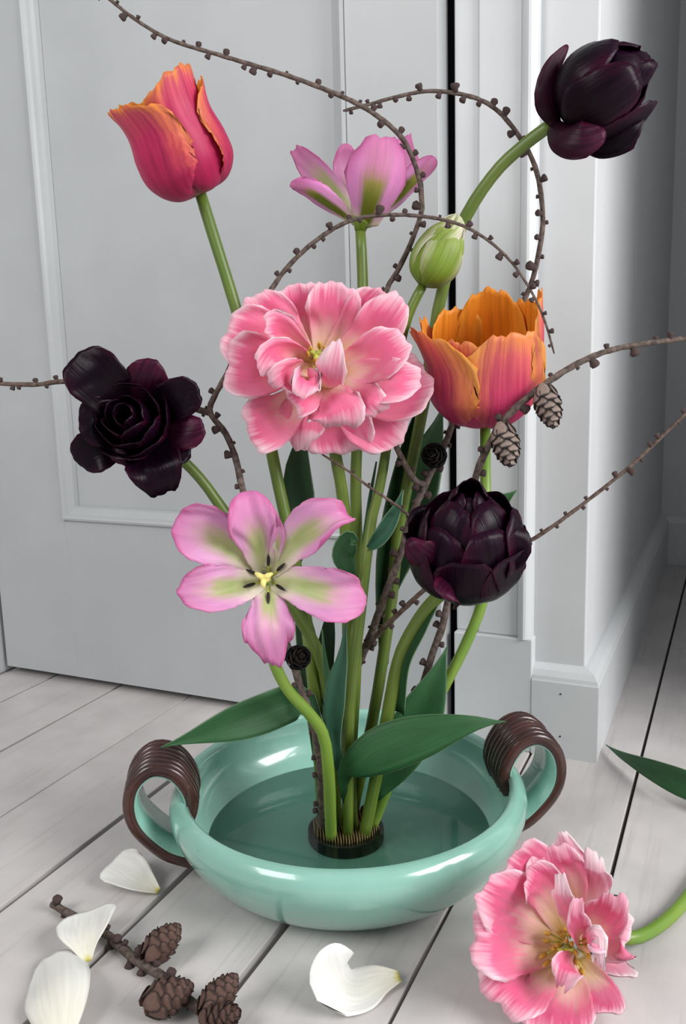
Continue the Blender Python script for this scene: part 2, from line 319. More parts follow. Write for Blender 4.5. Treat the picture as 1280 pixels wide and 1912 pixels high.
def ribbon(name, pts, hws, mats, parent, cup=0.0, roll=0.0, ruffle=0.0, fold=0.0, nu=16, nv=13, tip=0.35, tipn=2.0, base=0.0, fray=0.0,
           seed=0.0, facing=None, thick=0.0006, curl=0.0, notch=0.0, lobes=7.0, rd=0.0, edge=0.0, rp=2.6):
    """petal or leaf along 3-D points; facing = direction the inner face looks to (default the viewer of the photo);
    rd > 0 gives a broad rounded tip, rd = 0 a tapered one"""
    m = 40; us = np.linspace(0, 1, m); q = cr(np.hstack([np.asarray(pts, float), np.asarray(hws, float)[:, None]]), m)
    c = q[:, :3]; hw = q[:, 3].copy(); T = np.gradient(c, axis=0); T /= np.linalg.norm(T, axis=1)[:, None] + 1e-12
    Ltot = np.linalg.norm(np.diff(c, axis=0), axis=1).sum()
    lst = lambda a: np.interp(us, np.linspace(0, 1, len(a)), a) if isinstance(a, (list, tuple)) else np.full(m, float(a))
    rolls, cups = lst(roll), lst(cup); SS = []; NN = []; Sprev = None
    for i in range(m):
        fc = unit(facing) if facing is not None else unit(CP - c[i]); S = np.cross(T[i], fc)
        if np.linalg.norm(S) < 0.12 and Sprev is not None: S = Sprev
        S = unit(S - T[i] * (S @ T[i])) if np.linalg.norm(S) > 1e-6 else unit(np.cross(T[i], [0.3, 0.1, 0.9]))
        if Sprev is not None and S @ Sprev < 0: S = -S
        Sprev = S; N = np.cross(S, T[i]); a = math.radians(rolls[i])
        SS.append(math.cos(a) * S + math.sin(a) * N); NN.append(-math.sin(a) * S + math.cos(a) * N)
        u = us[i]
        if u > 1 - tip and rd == 0: t = (u - (1 - tip)) / tip; hw[i] *= max(0.0, 1 - t ** tipn) ** 0.5
        if u < base: hw[i] *= 0.25 + 0.75 * math.sin(math.pi / 2 * u / base)
    SS, NN = np.array(SS), np.array(NN); hw = np.maximum(hw, 0.0003); G = []
    at = lambda A, u: np.array([np.interp(u, us, A[:, k]) for k in range(A.shape[1])])
    for i in range(nu):
        u0 = i / (nu - 1); row = []
        for j in range(nv):
            v = -1 + 2 * j / (nv - 1)
            u = u0 * (1 - rd * (1 - math.sqrt(1 - 0.985 * abs(v) ** rp)))
            if notch: u *= 1 + notch * u0 ** 3 * wob(v * lobes, seed + 0.7)
            ex = max(0.0, u - 1.0); uc = min(u, 1.0)
            w = np.interp(uc, us, hw); cu = np.interp(uc, us, cups); C = at(c, uc); S = unit(at(SS, uc)); N = unit(at(NN, uc)); Tt = unit(at(T, uc))
            s = w * v * (1 + fray * wob(u0 * 38 + (17 if v > 0 else 0), seed) * abs(v)); kap = cu / max(w, 1e-5)
            if abs(kap) > 1e-4: x = math.sin(kap * s) / kap; z = (1 - math.cos(kap * s)) / kap
            else: x, z = s, 0.0
            z += fold * abs(s) + edge * w * abs(v) ** 4 * u0
            z += ruffle * (u0 ** 1.3) * (0.25 + 0.75 * abs(v)) * wob(v * lobes * 0.6 + u0 * 3.0, seed + 0.37)
            row.append(C + S * x + N * z + Tt * ex * Ltot)
        G.append(row)
    return grid(name, G, mats, parent, thick)
def RP(name, pts, mats, parent, **kw):               # ribbon from (px, py, D, halfwidth px)
    p3 = [P(x, y, D) for x, y, D, h in pts]; hw = [h * np.linalg.norm(q - CP) / FPX for q, (x, y, D, h) in zip(p3, pts)]
    return ribbon(name, p3, hw, mats, parent, **kw)
def axis_frame(A, hint=None):
    A = unit(A); U = R_ if hint is None else hint; U = unit(U - A * (U @ A)); return U, np.cross(A, U), A
def petal(name, O, A, phi, prof, W, mats, parent, wrap=1.0, wshape=None, tip=0.4, ruffle=0.0, fray=0.0, seed=0.0, nu=14, nv=13, notch=0.0, lobes=7.0, side=0.0, tipn=2.0, thick=0.0006, rd=0.32, taper=0.2, rp=2.6):
    """one petal of a flower standing at O along axis A; prof = (radius, height) pairs; wrap 1 = bent around the axis"""
    U, V, A = axis_frame(A); er = math.cos(phi) * U + math.sin(phi) * V; ep = -math.sin(phi) * U + math.cos(phi) * V
    m = 32; us = np.linspace(0, 1, m); c = cr(prof, m); d = np.gradient(c, axis=0); d /= np.linalg.norm(d, axis=1)[:, None] + 1e-9
    ws = np.interp(us, *zip(*(wshape or [(0, 0.3), (0.15, 0.62), (0.4, 0.95), (0.6, 1.0), (1, 1.0)]))) * (1 - taper * np.clip((us - 0.6) / 0.4, 0, 1) ** 2)
    if rd == 0: ws = ws * np.array([1.0 if u <= 1 - tip else max(0.0, 1 - ((u - 1 + tip) / tip) ** tipn) ** 0.5 for u in us])
    G = []; L = np.linalg.norm(np.diff(c, axis=0), axis=1).sum()
    for i in range(nu):
        u0 = i / (nu - 1); row = []
        for j in range(nv):
            v = -1 + 2 * j / (nv - 1); u = u0 * (1 - rd * (1 - math.sqrt(1 - 0.985 * abs(v) ** rp)))
            if notch: u *= 1 + notch * u0 ** 3 * wob(v * lobes, seed + 0.7)
            ex = max(0.0, u - 1); uc = min(u, 1.0); r = np.interp(uc, us, c[:, 0]); h = np.interp(uc, us, c[:, 1])
            w = max(W * np.interp(uc, us, ws), 0.0003); tr, tz = np.interp(uc, us, d[:, 0]), np.interp(uc, us, d[:, 1]); T = unit(tr * er + tz * A)
            N = np.cross(T, ep); N = N if N @ (-er * max(tz, 0.05) + A * tr) > 0 else -N
            k = min(wrap / max(abs(r), 0.25 * W), 1.5 / w); s = w * v * (1 + fray * abs(v) * wob(u0 * 45 + (11 if v > 0 else 0), seed))
            x = math.sin(k * s) / k if k > 1e-5 else s; z = (1 - math.cos(k * s)) / k if k > 1e-5 else 0
            z += ruffle * (u0 ** 1.3) * (0.2 + 0.8 * abs(v)) * wob(v * lobes * 0.6 + u0 * 3, seed + 0.2)
            row.append(O + r * er + h * A + side * u0 * u0 * ep + ep * x + N * z + T * ex * L)
        G.append(row)
    a_, b_, c_ = G[nu // 2][nv // 2], G[nu // 2][nv // 2 + 1], G[nu // 2 + 1][nv // 2]
    if np.cross(b_ - a_, c_ - a_) @ (-er + 0.4 * A) < 0: G = [row[::-1] for row in G]
    return grid(name, G, mats, parent, thick)
# ================================================================== SETTING
BX0, BSP = -0.0873, 0.1204
floor = box('floor', (-2.3, -0.6, -0.06), (1.5, 2.06, -0.021), M['subfloor'], structure=True)
gaps = {0: 0.0036, 1: 0.0032, 2: 0.0075, 3: 0.0062, 4: 0.0062, 5: 0.0014, 6: 0.0042, 7: 0.0040}
pm_cache = {}
for i in range(-12, 18):               # one plank between board line i and i+1 (going left)
    xr = BX0 - BSP * i; xl = BX0 - BSP * (i + 1)
    if xl < -2.3 or xr > 1.5: continue
    gr = gaps.get(i, 0.003) / 2; gl = gaps.get(i + 1, 0.003) / 2
    pl = box('plank', (xl + gl, -0.6, -0.021), (xr - gr, 2.05, 0.0), M['plank'], None, bevel=0.0009)
    pl.parent = floor; pl.matrix_parent_inverse = Matrix.Translation(-floor.location)
YW = 0.990                              # wall face
DF = 0.958                              # door face
XC = -0.150                             # outer corner of the wall
ztop = 2.5
wall_r = box('wall_passage', (-0.30, YW, 0.0), (XC, 2.02, ztop), M['wall'], bevel=0.002, structure=True)
wall_b = box('wall_end', (-0.30, 2.0, 0.0), (1.5, 2.1, ztop), M['wall'], structure=True)
box('ceiling_blocker', (-0.32, 1.03, 2.2), (0.31, 2.1, 2.26), M['wall'], structure=True)  # unseen slab over the passage only, added to keep ambient light out
wall_pr = box('wall_right', (0.18, 1.04, 0.0), (0.30, 2.02, ztop), M['wall'], structure=True)
# door edges
xdr = PY(821, 700, DF)[0]; xdl = PY(14, 1250, DF)[0]
zb = 0.012
xcr = PY(995, 900, YW - 0.012)[0]      # right edge of casing
cas_l = xdr + 0.022
wall_l = box('wall_front', (-2.3, YW, 0.0), (xdl - 0.02, YW + 0.1, ztop), M['wall'], structure=True)
lint = box('wall_lintel', (xdl - 0.02, YW, 2.04), (-0.30, YW + 0.1, ztop), M['wall'], structure=True)
back = box('door_gap_dark_sheet', (xdl - 0.3, YW + 0.02, 0.0), (-0.29, YW + 0.06, 2.1), M['dark_gap'], structure=True)  # near-black sheet standing in for the shade inside the door gap
# door with recessed panel
door = bpy.data.objects.new('door_1', None); COL.objects.link(door); door.location = ((xdl + xdr) / 2, DF, zb); door['kind'] = 'structure'
pl_l = PY(118, 962, DF)[0]; pl_r = PY(652, 500, DF)[0]; pz = PY(118, 970, DF)[2]; pzt = 1.75
th = 0.037
box('stile', (xdl, DF, zb), (pl_l, DF + th, 2.02), M['door'], door, 0.0012)
box('stile', (pl_r, DF, zb), (xdr, DF + th, 2.02), M['door'], door, 0.0012)
box('rail', (pl_l - 0.0005, DF + 0.0004, zb), (pl_r + 0.0005, DF + th, pz), M['door'], door, 0.0006)
box('rail', (pl_l - 0.0005, DF + 0.0004, pzt), (pl_r + 0.0005, DF + th, 2.02), M['door'], door, 0.0006)
box('panel', (pl_l, DF + 0.013, pz), (pl_r, DF + th - 0.006, pzt), M['door'], door, 0)
mp = [(0.0, 0.0), (0.0035, 0.0), (0.0045, 0.003), (0.003, 0.006), (-0.001, 0.008), (-0.004, 0.012), (-0.006, 0.017), (-0.0125, 0.019), (-0.0125, 0.0)]   # (out, across)
def molding(a, b, acr): sweep_profile('panel_molding', mp, a, b, (0, -1, 0), acr, M['door'], door)
molding((pl_l, DF, pz), (pl_l, DF, pzt), (1, 0, 0)); molding((pl_r, DF, pz), (pl_r, DF, pzt), (-1, 0, 0))
molding((pl_l, DF, pz), (pl_r, DF, pz), (0, 0, 1)); molding((pl_l, DF, pzt), (pl_r, DF, pzt), (0, 0, -1))
# casing right: three stepped strips, plinth block
zpb = PY(960, 1189, YW - 0.012)[2]
cas = bpy.data.objects.new('trim_1', None); COL.objects.link(cas); cas.location = ((cas_l + xcr) / 2, YW, 0); cas['kind'] = 'structure'
x1 = PY(892, 900, YW - 0.010)[0]; x2 = PY(968, 900, YW - 0.013)[0]
x0 = PY(850, 900, YW - 0.008)[0]
box('casing_strip', (x0, YW - 0.006, zpb), (x1, YW + 0.02, 2.1), M['trim'], cas, 0.0015)
box('casing_strip', (x1, YW - 0.011, zpb), (x2, YW + 0.02, 2.1), M['trim'], cas, 0.002)
ang = [(0.5 * math.pi * t / 6) for t in range(7)]
bead = [(0.0, 0.0)] + [(0.013 + 0.008 * math.sin(a * 2), (xcr - x2) * t / 6) for t, a in enumerate(ang)] + [(0.0, xcr - x2)]
sweep_profile('casing_bead', bead, (x2, YW + 0.0, zpb), (x2, YW + 0.0, 2.1), (0, -1, 0), (1, 0, 0), M['trim'], cas)
box('plinth_block', (x0, YW - 0.017, 0.0), (xcr + 0.002, YW + 0.02, zpb), M['trim'], cas, 0.0015)
# casing left of the door
casl = box('trim_2', (xdl - 0.10, DF - 0.022, 0.0), (xdl - 0.006, YW + 0.02, 2.1), M['trim'], bevel=0.006, structure=True)
# baseboards: profile (out, up)
zbt = PY(1040, 1240, YW - 0.002)[2]; zbl = PY(1108, 1284, YW - 0.0175)[2]
def bbprof(o, zl, zt): return [(0, 0), (o, 0), (o, zl), (o - 0.001, zl + 0.002), (o - 0.002, zl + (zt - zl) * 0.35), (o * 0.66, zl + (zt - zl) * 0.72), (o * 0.25, zt - 0.001), (0, zt)]
bp = bbprof(0.0178, zbl, zbt)
def baseboard(name, pts, mat):          # mitred run around pts (plan positions of the wall face with outward mitre vectors)
    n = len(bp); v = []
    for (x, y), (ox, oy) in pts: v += [(x + ox * a, y + oy * a, b) for a, b in bp]
    f = []
    for k in range(len(pts) - 1): f += [(k * n + i, k * n + (i + 1) % n, (k + 1) * n + (i + 1) % n, (k + 1) * n + i) for i in range(n)]
    f += [tuple(range(n - 1, -1, -1)), tuple((len(pts) - 1) * n + i for i in range(n))]
    o = mesh(name, v, f, mat, smooth=False); o['kind'] = 'structure'; return o
baseboard('baseboard_passage', [((xcr + 0.002, YW), (0, -1)), ((XC, YW), (1, -1)), ((XC, 2.0), (1, -1))], M['trim'])
baseboard('baseboard_end', [((XC, 2.0), (0, -1)), ((0.18, 2.0), (0, -1))], M['trim'])
baseboard('baseboard_right', [((0.18, 2.0), (-1, -1)), ((0.18, 1.04), (-1, -1)), ((0.30, 1.04), (1, -1))], M['trim'])
for (xx, yy) in ((1046, 1296), (1045, 1375)):
    q = PY(xx, yy, YW - 0.0178); o = tube('nail_head', [q + np.array([0, 0.001, 0]), q - np.array([0, 0.0006, 0])], [0.0012, 0.0010], M['dark_gap'], None, 8)
    o.parent = bpy.data.objects['baseboard_passage']
# ================================================================== BOWL
BC = np.array([-0.3215, 0.7012, 0.0])
bowl = root('ikebana_bowl', BC, 'shallow celadon green ceramic bowl with two brown coiled handles on the floor', 'bowl')
prof = [(0.0, 0.0), (0.100, 0.0), (0.114, 0.002), (0.133, 0.012), (0.149, 0.027), (0.1605, 0.045), (0.1655, 0.059), (0.1645, 0.070), (0.160, 0.077), (0.1555, 0.0800), (0.1515, 0.0795),
        (0.1495, 0.0765), (0.1505, 0.069), (0.1515, 0.058), (0.148, 0.044), (0.138, 0.030), (0.122, 0.020), (0.098, 0.0145), (0.060, 0.013), (0.0, 0.013)]
def lathe(name, prof, c, mat, parent, seg=96, res=60):
    p = cr(prof, res); v = []; f = []
    for r, z in p:
        for j in range(seg): a = 2 * math.pi * j / seg; v.append((c[0] + max(r, 0) * math.cos(a), c[1] + max(r, 0) * math.sin(a), c[2] + z))
    for i in range(res - 1):
        for j in range(seg): f.append((i * seg + j, i * seg + (j + 1) % seg, (i + 1) * seg + (j + 1) % seg, (i + 1) * seg + j))
    return mesh(name, v, f, mat, parent)
bb = lathe('body', prof, BC, M['glaze'], bowl)
hprof = [(0.1470, 0.020), (0.170, 0.031), (0.192, 0.055), (0.1985, 0.078), (0.193, 0.100), (0.177, 0.1125), (0.159, 0.108), (0.147, 0.092), (0.1435, 0.076), (0.148, 0.060)]
AL = math.radians(7)
for sgn in (-1, 1):
    e = sgn * (math.cos(AL) * RH + math.sin(AL) * FH); tg = -math.sin(AL) * RH + math.cos(AL) * FH; nR = 7; rw = 0.0082
    h = bpy.data.objects.new('handle', None); COL.objects.link(h); h.location = Vector(tuple(BC + e * 0.17)); h.empty_display_size = 0.02
    h.parent = bowl; h.matrix_parent_inverse = Matrix.Translation(-bowl.location)
    c = cr(hprof, 40); d = np.gradient(c, axis=0); d /= np.linalg.norm(d, axis=1)[:, None]; nrm = np.stack([d[:, 1], -d[:, 0]], 1)   # outward of loop
    def strip(name, t0, t1, sec, mat):
        v = []; f = []; n = len(sec)
        for i in range(len(c)):
            for (a, b) in sec:      # a along the tangent 0..1, b outward
                q = c[i] + nrm[i] * b; v.append(BC + e * q[0] + np.array([0, 0, q[1]]) + tg * (t0 + (t1 - t0) * a))
        for i in range(len(c) - 1):
            for j in range(n): f.append((i * n + j, i * n + (j + 1) % n, (i + 1) * n + (j + 1) % n, (i + 1) * n + j))
        f += [tuple(range(n)), tuple((len(c) - 1) * n + j for j in range(n))]
        o = mesh(name, v, f, mat, None); o.parent = h; o.matrix_parent_inverse = Matrix.Translation(-Vector(tuple(BC + e * 0.17)))
        return o
    sec = [(0.0, -0.0045), (0.0, 0.0015), (0.08, 0.0038), (0.25, 0.0054), (0.5, 0.006), (0.75, 0.0054), (0.92, 0.0038), (1.0, 0.0015), (1.0, -0.0045)]
    for k in range(nR): strip('rib', (k - nR / 2) * rw, (k + 1 - nR / 2) * rw - 0.0002, [(a, b + 0.0006 * wob(k * 2.0, 0.3)) for a, b in sec], M['brown'])
    strip('lining', -nR / 2 * rw + 0.0006, nR / 2 * rw - 0.0006, [(0, -0.0062), (0, -0.0040), (1, -0.0040), (1, -0.0062)], M['glaze'])
# water
wz = 0.0262
wv = [(BC[0], BC[1], wz)] + [(BC[0] + 0.1322 * math.cos(2 * math.pi * j / 72), BC[1] + 0.1322 * math.sin(2 * math.pi * j / 72), wz) for j in range(72)]
wt = mesh('water', wv, [(0, 1 + j, 1 + (j + 1) % 72) for j in range(72)], M['water']); wt['kind'] = 'stuff'; tag(wt, 'clear shallow water filling the bottom of the green bowl', 'water')
# kenzan
KZ = 0.031
KC = PG(645, 1533, KZ); KC[2] = 0.0132
kz = root('flower_frog', KC, 'round flower frog with black rubber ring and brass pins standing inside the bowl', 'flower frog')
lathe('base', [(0, 0), (0.033, 0), (0.0335, 0.004), (0.0335, 0.008), (0.033, 0.0095), (0, 0.0095)], KC, M['lead'], kz, 48, 14)
lathe('rubber_ring', [(0.0335, 0.0), (0.0358, 0.0005), (0.0362, 0.006), (0.0360, 0.0115), (0.0350, 0.0125), (0.0336, 0.012), (0.0335, 0.006), (0.0335, 0.0)], KC, M['rubber'], kz, 64, 16)
pv = []; pf = []
for a in range(-12, 13):
    for b in range(-14, 15):
        x = a * 0.0029 + (0.00145 if b % 2 else 0); y = b * 0.0025
        if x * x + y * y > 0.0318 ** 2: continue
        k = len(pv)
        for zz, rr in ((0.009, 0.00062), (0.0165, 0.00055), (0.0195, 0.0001)):
            for j in range(5): t = 2 * math.pi * j / 5; pv.append((KC[0] + x + rr * math.cos(t), KC[1] + y + rr * math.sin(t), KC[2] + zz))
        for r in (0, 1):
            for j in range(5): pf.append((k + r * 5 + j, k + r * 5 + (j + 1) % 5, k + r * 5 + 5 + (j + 1) % 5, k + r * 5 + 5 + j))
pn = mesh('pins', pv, pf, M['brass'], kz); pn['kind'] = 'stuff'
KD = depth(KC)
def base_pt(ang, r=0.024, z=0.0115):    # a foot pressed on the pins: angle from the right and distance from the middle
    a = math.radians(ang); return KC + RH * r * math.cos(a) + FH * r * math.sin(a) + np.array([0, 0, z])
TW = -F_                                # toward the photographer
def dir_(r, u, t): return unit(r * R_ + u * U_ + t * TW)
def stem(parent, pts, base=None, r=(0.0045, 0.0052), mat='stem', n=28, name='stem', seg=12):
    """pts = (x, y, D) from the flower down; base = pixel on the pins"""
    p = [P(*q) for q in pts]
    if base is not None: p.append(base_pt(*base))
    c = cr(p, n); rad = np.linspace(r[0], r[1], n); rad = np.array([a * (1 + 0.04 * wob(i * 0.7, r[0] * 99)) for i, a in enumerate(rad)])
    return tube(name, c, rad, M[mat], parent, seg)
def leaf(parent, pts, mat='leaf', **kw):
    k = dict(cup=0.35, nu=20, nv=9, tip=0.75, tipn=1.35, thick=0.0009); k.update(kw)
    return RP('leaf', pts, M[mat], parent, **k)
def stamens(parent, O, A, n, rad, hgt, mat, size=0.0035, spread=0.0, ph=0.3):
    U, V, A = axis_frame(A)
    for i in range(n):
        a = ph + 2 * math.pi * i / n + 0.25 * wob(i * 3.1, 0.2); e = math.cos(a) * U + math.sin(a) * V
        p0 = O + e * rad * 0.4; p1 = O + e * rad * (0.85 + 0.15 * wob(i * 2.2)) + A * hgt * 0.6; p2 = p1 + e * spread + A * hgt * (0.45 + 0.15 * wob(i * 1.9))
        fl = tube('stamen', cr([p0, p1], 5), [0.0007] * 5, M['pistil_green'], parent, 6)
        v, f, uv = tube_data(cr([p1, (p1 + p2) / 2, p2], 6), [size * q for q in (0.18, 0.30, 0.32, 0.30, 0.22, 0.08)], 7)
        an = mesh('anther', v, f, M[mat], None, uv); an.parent = fl; an.matrix_parent_inverse = fl.matrix_parent_inverse.copy()
        fl.matrix_parent_inverse = fl.matrix_parent_inverse; an.matrix_parent_inverse = Matrix.Identity(4)
def pistil(parent, O, A, h, mat):
    U, V, A = axis_frame(A); o = tube('pistil', [O, O + A * h * 0.6, O + A * h], [0.0030, 0.0028, 0.0030], M[mat], parent, 9)
    for i in range(3):
        a = 0.5 + 2.094 * i; e = math.cos(a) * U + math.sin(a) * V
        lobe = tube('stigma_lobe', [O + A * h * 0.95, O + A * h * 1.02 + e * 0.004, O + A * h * 0.98 + e * 0.0075], [0.0020, 0.0022, 0.0009], M[mat], None, 7)
        lobe.parent = o
# ------------------------------------------------------------------ 1 red parrot tulip, upper left
t = root('parrot_tulip', base_pt(155), 'closed crimson pink parrot tulip with frilled orange rim on a tall leaning stem', 'tulip')
D1 = 0.80; O = P(373, 360, D1); A = unit(P(286, 165, D1 - 0.030) - O)
pr = lambda s, f=0.0, b=1.0: [(0.003, -0.001), (0.024 * b, 0.004 * s), (0.036 * b, 0.026 * s), (0.037 * b, 0.055 * s), (0.034 * b, 0.085 * s), (0.033 * b + f, 0.116 * s)]
for i, (ph, s, f, b, W) in enumerate([(228, 0.87, 0.008, 1.10, 0.049), (325, 0.97, 0.004, 1.0, 0.047), (95, 0.86, 0.002, 1.02, 0.042), (165, 0.86, 0.006, 0.92, 0.038), (12, 0.82, 0.004, 1.14, 0.034), (60, 0.80, 0.002, 0.8, 0.03), (200, 0.80, 0.004, 0.8, 0.03)]):
    petal('petal', O, A, math.radians(ph), pr(s * .85, f, b * .95), W * .94, [PM['red_in'], PM['red_out']], t, wrap=0.95, ruffle=0.003, fray=0.05, notch=0.022, lobes=14, seed=i * 0.31, nu=34, nv=31, taper=.2)
pistil(t, O + A * 0.004, A, 0.03, 'pistil_green')
stem(t, [(373, 358, 0.8000), (395, 430, 0.7956), (440, 575, 0.7905), (488, 745, 0.7843), (512, 870, 0.7778), (540, 1000, 0.7706), (570, 1150, 0.7625), (590, 1330, 0.7522)], (155,), (0.0050, 0.0058))
leaf(t, [(553, 1060, .772, 6), (560, 950, .80, 40), (556, 880, .805, 46), (565, 800, .81, 30)], 'leaf_dark', roll=15)
leaf(t, [(600, 1480, .765, 6), (597, 1400, .77, 16), (590, 1300, .785, 26), (572, 1200, .80, 30), (560, 1110, .81, 22), (558, 1040, .815, 4)], 'leaf_dark', roll=-20)
# ------------------------------------------------------------------ 2 lilac tulip seen from the side, top
t = root('lilac_tulip', base_pt(80, .0085), 'lilac and green striped tulip seen from the side on a tall straight stem', 'tulip')
LI = [PM['lilac_in'], PM['lilac_out']]; LO = [PM['lilac_out'], PM['lilac_in']]
d0 = 0.805
kw = dict(nu=20, nv=15, ruffle=0.0022, fray=0.03, rd=.32)
RP('petal', [(668, 412, d0 + .006, 12), (630, 365, d0 + .022, 24), (590, 320, d0 + .03, 27), (548, 278, d0 + .035, 20)], LI, t, cup=0.7, roll=20, seed=.1, tip=.4, notch=.03, **kw)
RP('petal', [(672, 410, d0 + .008, 14), (655, 350, d0 + .03, 28), (646, 305, d0 + .035, 27), (645, 268, d0 + .03, 22)], LI, t, cup=0.6, seed=.2, tip=.5, **kw)
RP('petal', [(690, 408, d0 + .008, 16), (735, 330, d0 + .035, 40), (752, 285, d0 + .042, 34), (760, 252, d0 + .045, 18)], LI, t, cup=0.5, seed=.3, tip=.4, notch=.05, **kw)
RP('petal', [(695, 410, d0 - .002, 14), (735, 375, d0 - .005, 24), (775, 335, d0 - .002, 26), (815, 298, d0 + .004, 23)], LO, t, cup=-0.8, roll=-35, seed=.4, tip=.35, **kw)
RP('petal', [(655, 412, d0 - .004, 12), (612, 382, d0 - .016, 24), (575, 358, d0 - .022, 25), (541, 345, d0 - .02, 18)], LO, t, cup=-0.7, roll=42, seed=.5, tip=.35, **kw)
RP('petal', [(680, 422, d0 - .006, 26), (690, 380, d0 - .024, 44), (700, 330, d0 - .033, 62), (708, 288, d0 - .032, 62), (710, 252, d0 - .027, 60)], LO, t, cup=-0.75, seed=.6, tip=.42, tipn=2.6, notch=.03, lobes=9, **kw)
v, f, uv = tube_data(cr([P(672, 432, d0), P(673, 424, d0), P(676, 412, d0), P(678, 398, d0)], 6), [0.0048, 0.0062, 0.0095, 0.0115, 0.0115, 0.010], 14)
mesh('receptacle', v, f, PM['bud'], t, uv)
stem(t, [(672, 425, 0.8050), (676, 500, 0.8021), (677, 600, 0.7987), (672, 750, 0.7950), (665, 850, 0.7913), (664, 950, 0.7880), (668, 1080, 0.7851), (664, 1250, 0.7827), (655, 1400, 0.7891)], (80, .0085), (0.0046, 0.0058))
leaf(t, [(668, 1115, .790, 7), (677, 1060, .799, 11), (684, 1000, .802, 9), (691, 930, .80, 6), (702, 862, .798, 4)], 'leaf_blue', cup=1.0, roll=25)
# ------------------------------------------------------------------ black double tulips
BK = [PM['black'], PM['black_out']]
def globe(parent, O, A, s, rows, seed0, ruff=0.0034):
    k = 0
    for (n, off, prof, W, wrap) in rows:
        for i in range(n):
            ph = off + 2 * math.pi * i / n + 0.22 * wob(i * 2.7 + k, seed0); ss = s * (1 + 0.11 * wob(i * 3.3 + k * 1.7, seed0 + .4))
            petal('petal', O, A, ph, [(a * ss, b * ss) for a, b in prof], W * s, BK, parent, wrap=wrap, tip=0.5, tipn=2.3, ruffle=ruff * s, fray=0.03, notch=0.02, seed=seed0 + k * 0.17, nu=14, nv=13, lobes=5)
            k += 1
G_out = [(0.004, 0), (0.030, 0.004), (0.046, 0.022), (0.047, 0.044), (0.052, 0.060)]
G_mid = [(0.004, 0.003), (0.028, 0.010), (0.043, 0.034), (0.042, 0.060), (0.033, 0.078)]
G_in = [(0.004, 0.005), (0.024, 0.018), (0.034, 0.046), (0.029, 0.074), (0.015, 0.090)]
G_core = [(0.003, 0.01), (0.014, 0.03), (0.020, 0.055), (0.016, 0.082), (0.006, 0.096)]
# 3 top right
t = root('black_tulip', base_pt(75), 'black double tulip on a long arching stem in front of the white wall corner', 'tulip')
D3 = 0.765; O = P(1040, 218, D3); A = dir_(.80, .34, .5)
globe(t, O, A, 0.82, [(5, .5, G_mid, .028, .9), (5, 1.1, G_in, .026, .9), (4, .2, G_core, .02, .9)], .1)
RP('petal', [(1040, 232, D3 - .005, 12), (1024, 190, D3 - .012, 24), (1030, 138, D3 - .010, 20), (1060, 84, D3 - .006, 9)], [PM['plum_out'], PM['black']], t, cup=-.7, roll=-30, seed=.3, rd=.32)
RP('petal', [(1030, 232, D3 - .01, 16), (1052, 252, D3 - .03, 34), (1085, 258, D3 - .04, 34), (1130, 245, D3 - .04, 26)], [PM['plum_out'], PM['black']], t, cup=-.8, roll=10, seed=.4, rd=.32, ruffle=.003)
RP('petal', [(1075, 250, D3 - .01, 18), (1130, 262, D3 - .02, 30), (1172, 245, D3 - .03, 28), (1200, 206, D3 - .028, 12)], BK, t, cup=.8, roll=-20, seed=.5, rd=.32, ruffle=.004)
RP('petal', [(1120, 180, D3 - .02, 22), (1165, 165, D3 - .03, 20), (1200, 157, D3 - .03, 14)], [PM['plum_out'], PM['black']], t, cup=-.5, seed=.6, rd=.32)
stem(t, [(1032, 230, 0.7650), (985, 265, 0.7737), (930, 315, 0.7836), (880, 385, 0.7952), (848, 455, 0.8061), (826, 540, 0.8131), (808, 630, 0.8153), (793, 740, 0.8133), (765, 880, 0.8071), (742, 1000, 0.8013), (730, 1120, 0.7971), (705, 1290, 0.7940), (684, 1400, 0.7919)], (75,), (0.0052, 0.0058))
leaf(t, [(728, 1120, .798, 6), (740, 1040, .822, 36), (768, 945, .830, 50), (795, 860, .838, 46), (818, 790, .852, 22), (826, 755, .86, 4)], 'leaf_dark', roll=12)
leaf(t, [(716, 1240, .794, 8), (716, 1120, .803, 18), (725, 1020, .806, 26), (745, 900, .812, 24), (770, 800, .815, 18), (790, 740, .815, 4)], 'leaf_dark', roll=-22, fold=.25)
# 7 left
t = root('black_tulip', base_pt(200, .009), 'wide open black double tulip with purple outer petals beside the door panel edge', 'tulip')
D7 = 0.715; O = P(268, 802, D7 + .03); A = dir_(-.18, .22, .95)
for i, (pts, pl_) in enumerate([([(245, 778, .736, 22), (210, 738, .722, 44), (176, 702, .714, 52), (138, 668, .720, 50)], 0), ([(240, 812, .736, 20), (205, 828, .728, 34), (172, 844, .722, 40), (142, 864, .726, 34)], 0),
        ([(235, 792, .735, 22), (200, 788, .724, 42), (170, 788, .716, 46), (148, 790, .716, 40)], 0), ([(250, 818, .736, 26), (238, 842, .726, 36), (224, 868, .722, 32)], 1),
        ([(258, 768, .736, 22), (268, 728, .724, 38), (280, 696, .716, 42), (290, 674, .716, 36)], 1), ([(272, 778, .735, 20), (308, 756, .722, 34), (342, 740, .712, 40), (374, 728, .712, 36)], 0),
        ([(275, 796, .735, 20), (315, 800, .724, 34), (350, 804, .714, 38), (380, 796, .714, 34)], 1), ([(262, 812, .736, 24), (280, 848, .720, 46), (292, 885, .708, 56), (302, 930, .712, 50)], 0),
        ([(270, 806, .735, 22), (306, 830, .724, 36), (330, 842, .718, 36), (352, 856, .718, 30)], 0)]):
    RP('petal', pts, [PM['plum_out'], PM['black']] if pl_ else BK, t, cup=-.35 if pl_ else .4, rd=.36, ruffle=.004, fray=.02, notch=.03, lobes=3, seed=i * .23, nu=18, nv=17)
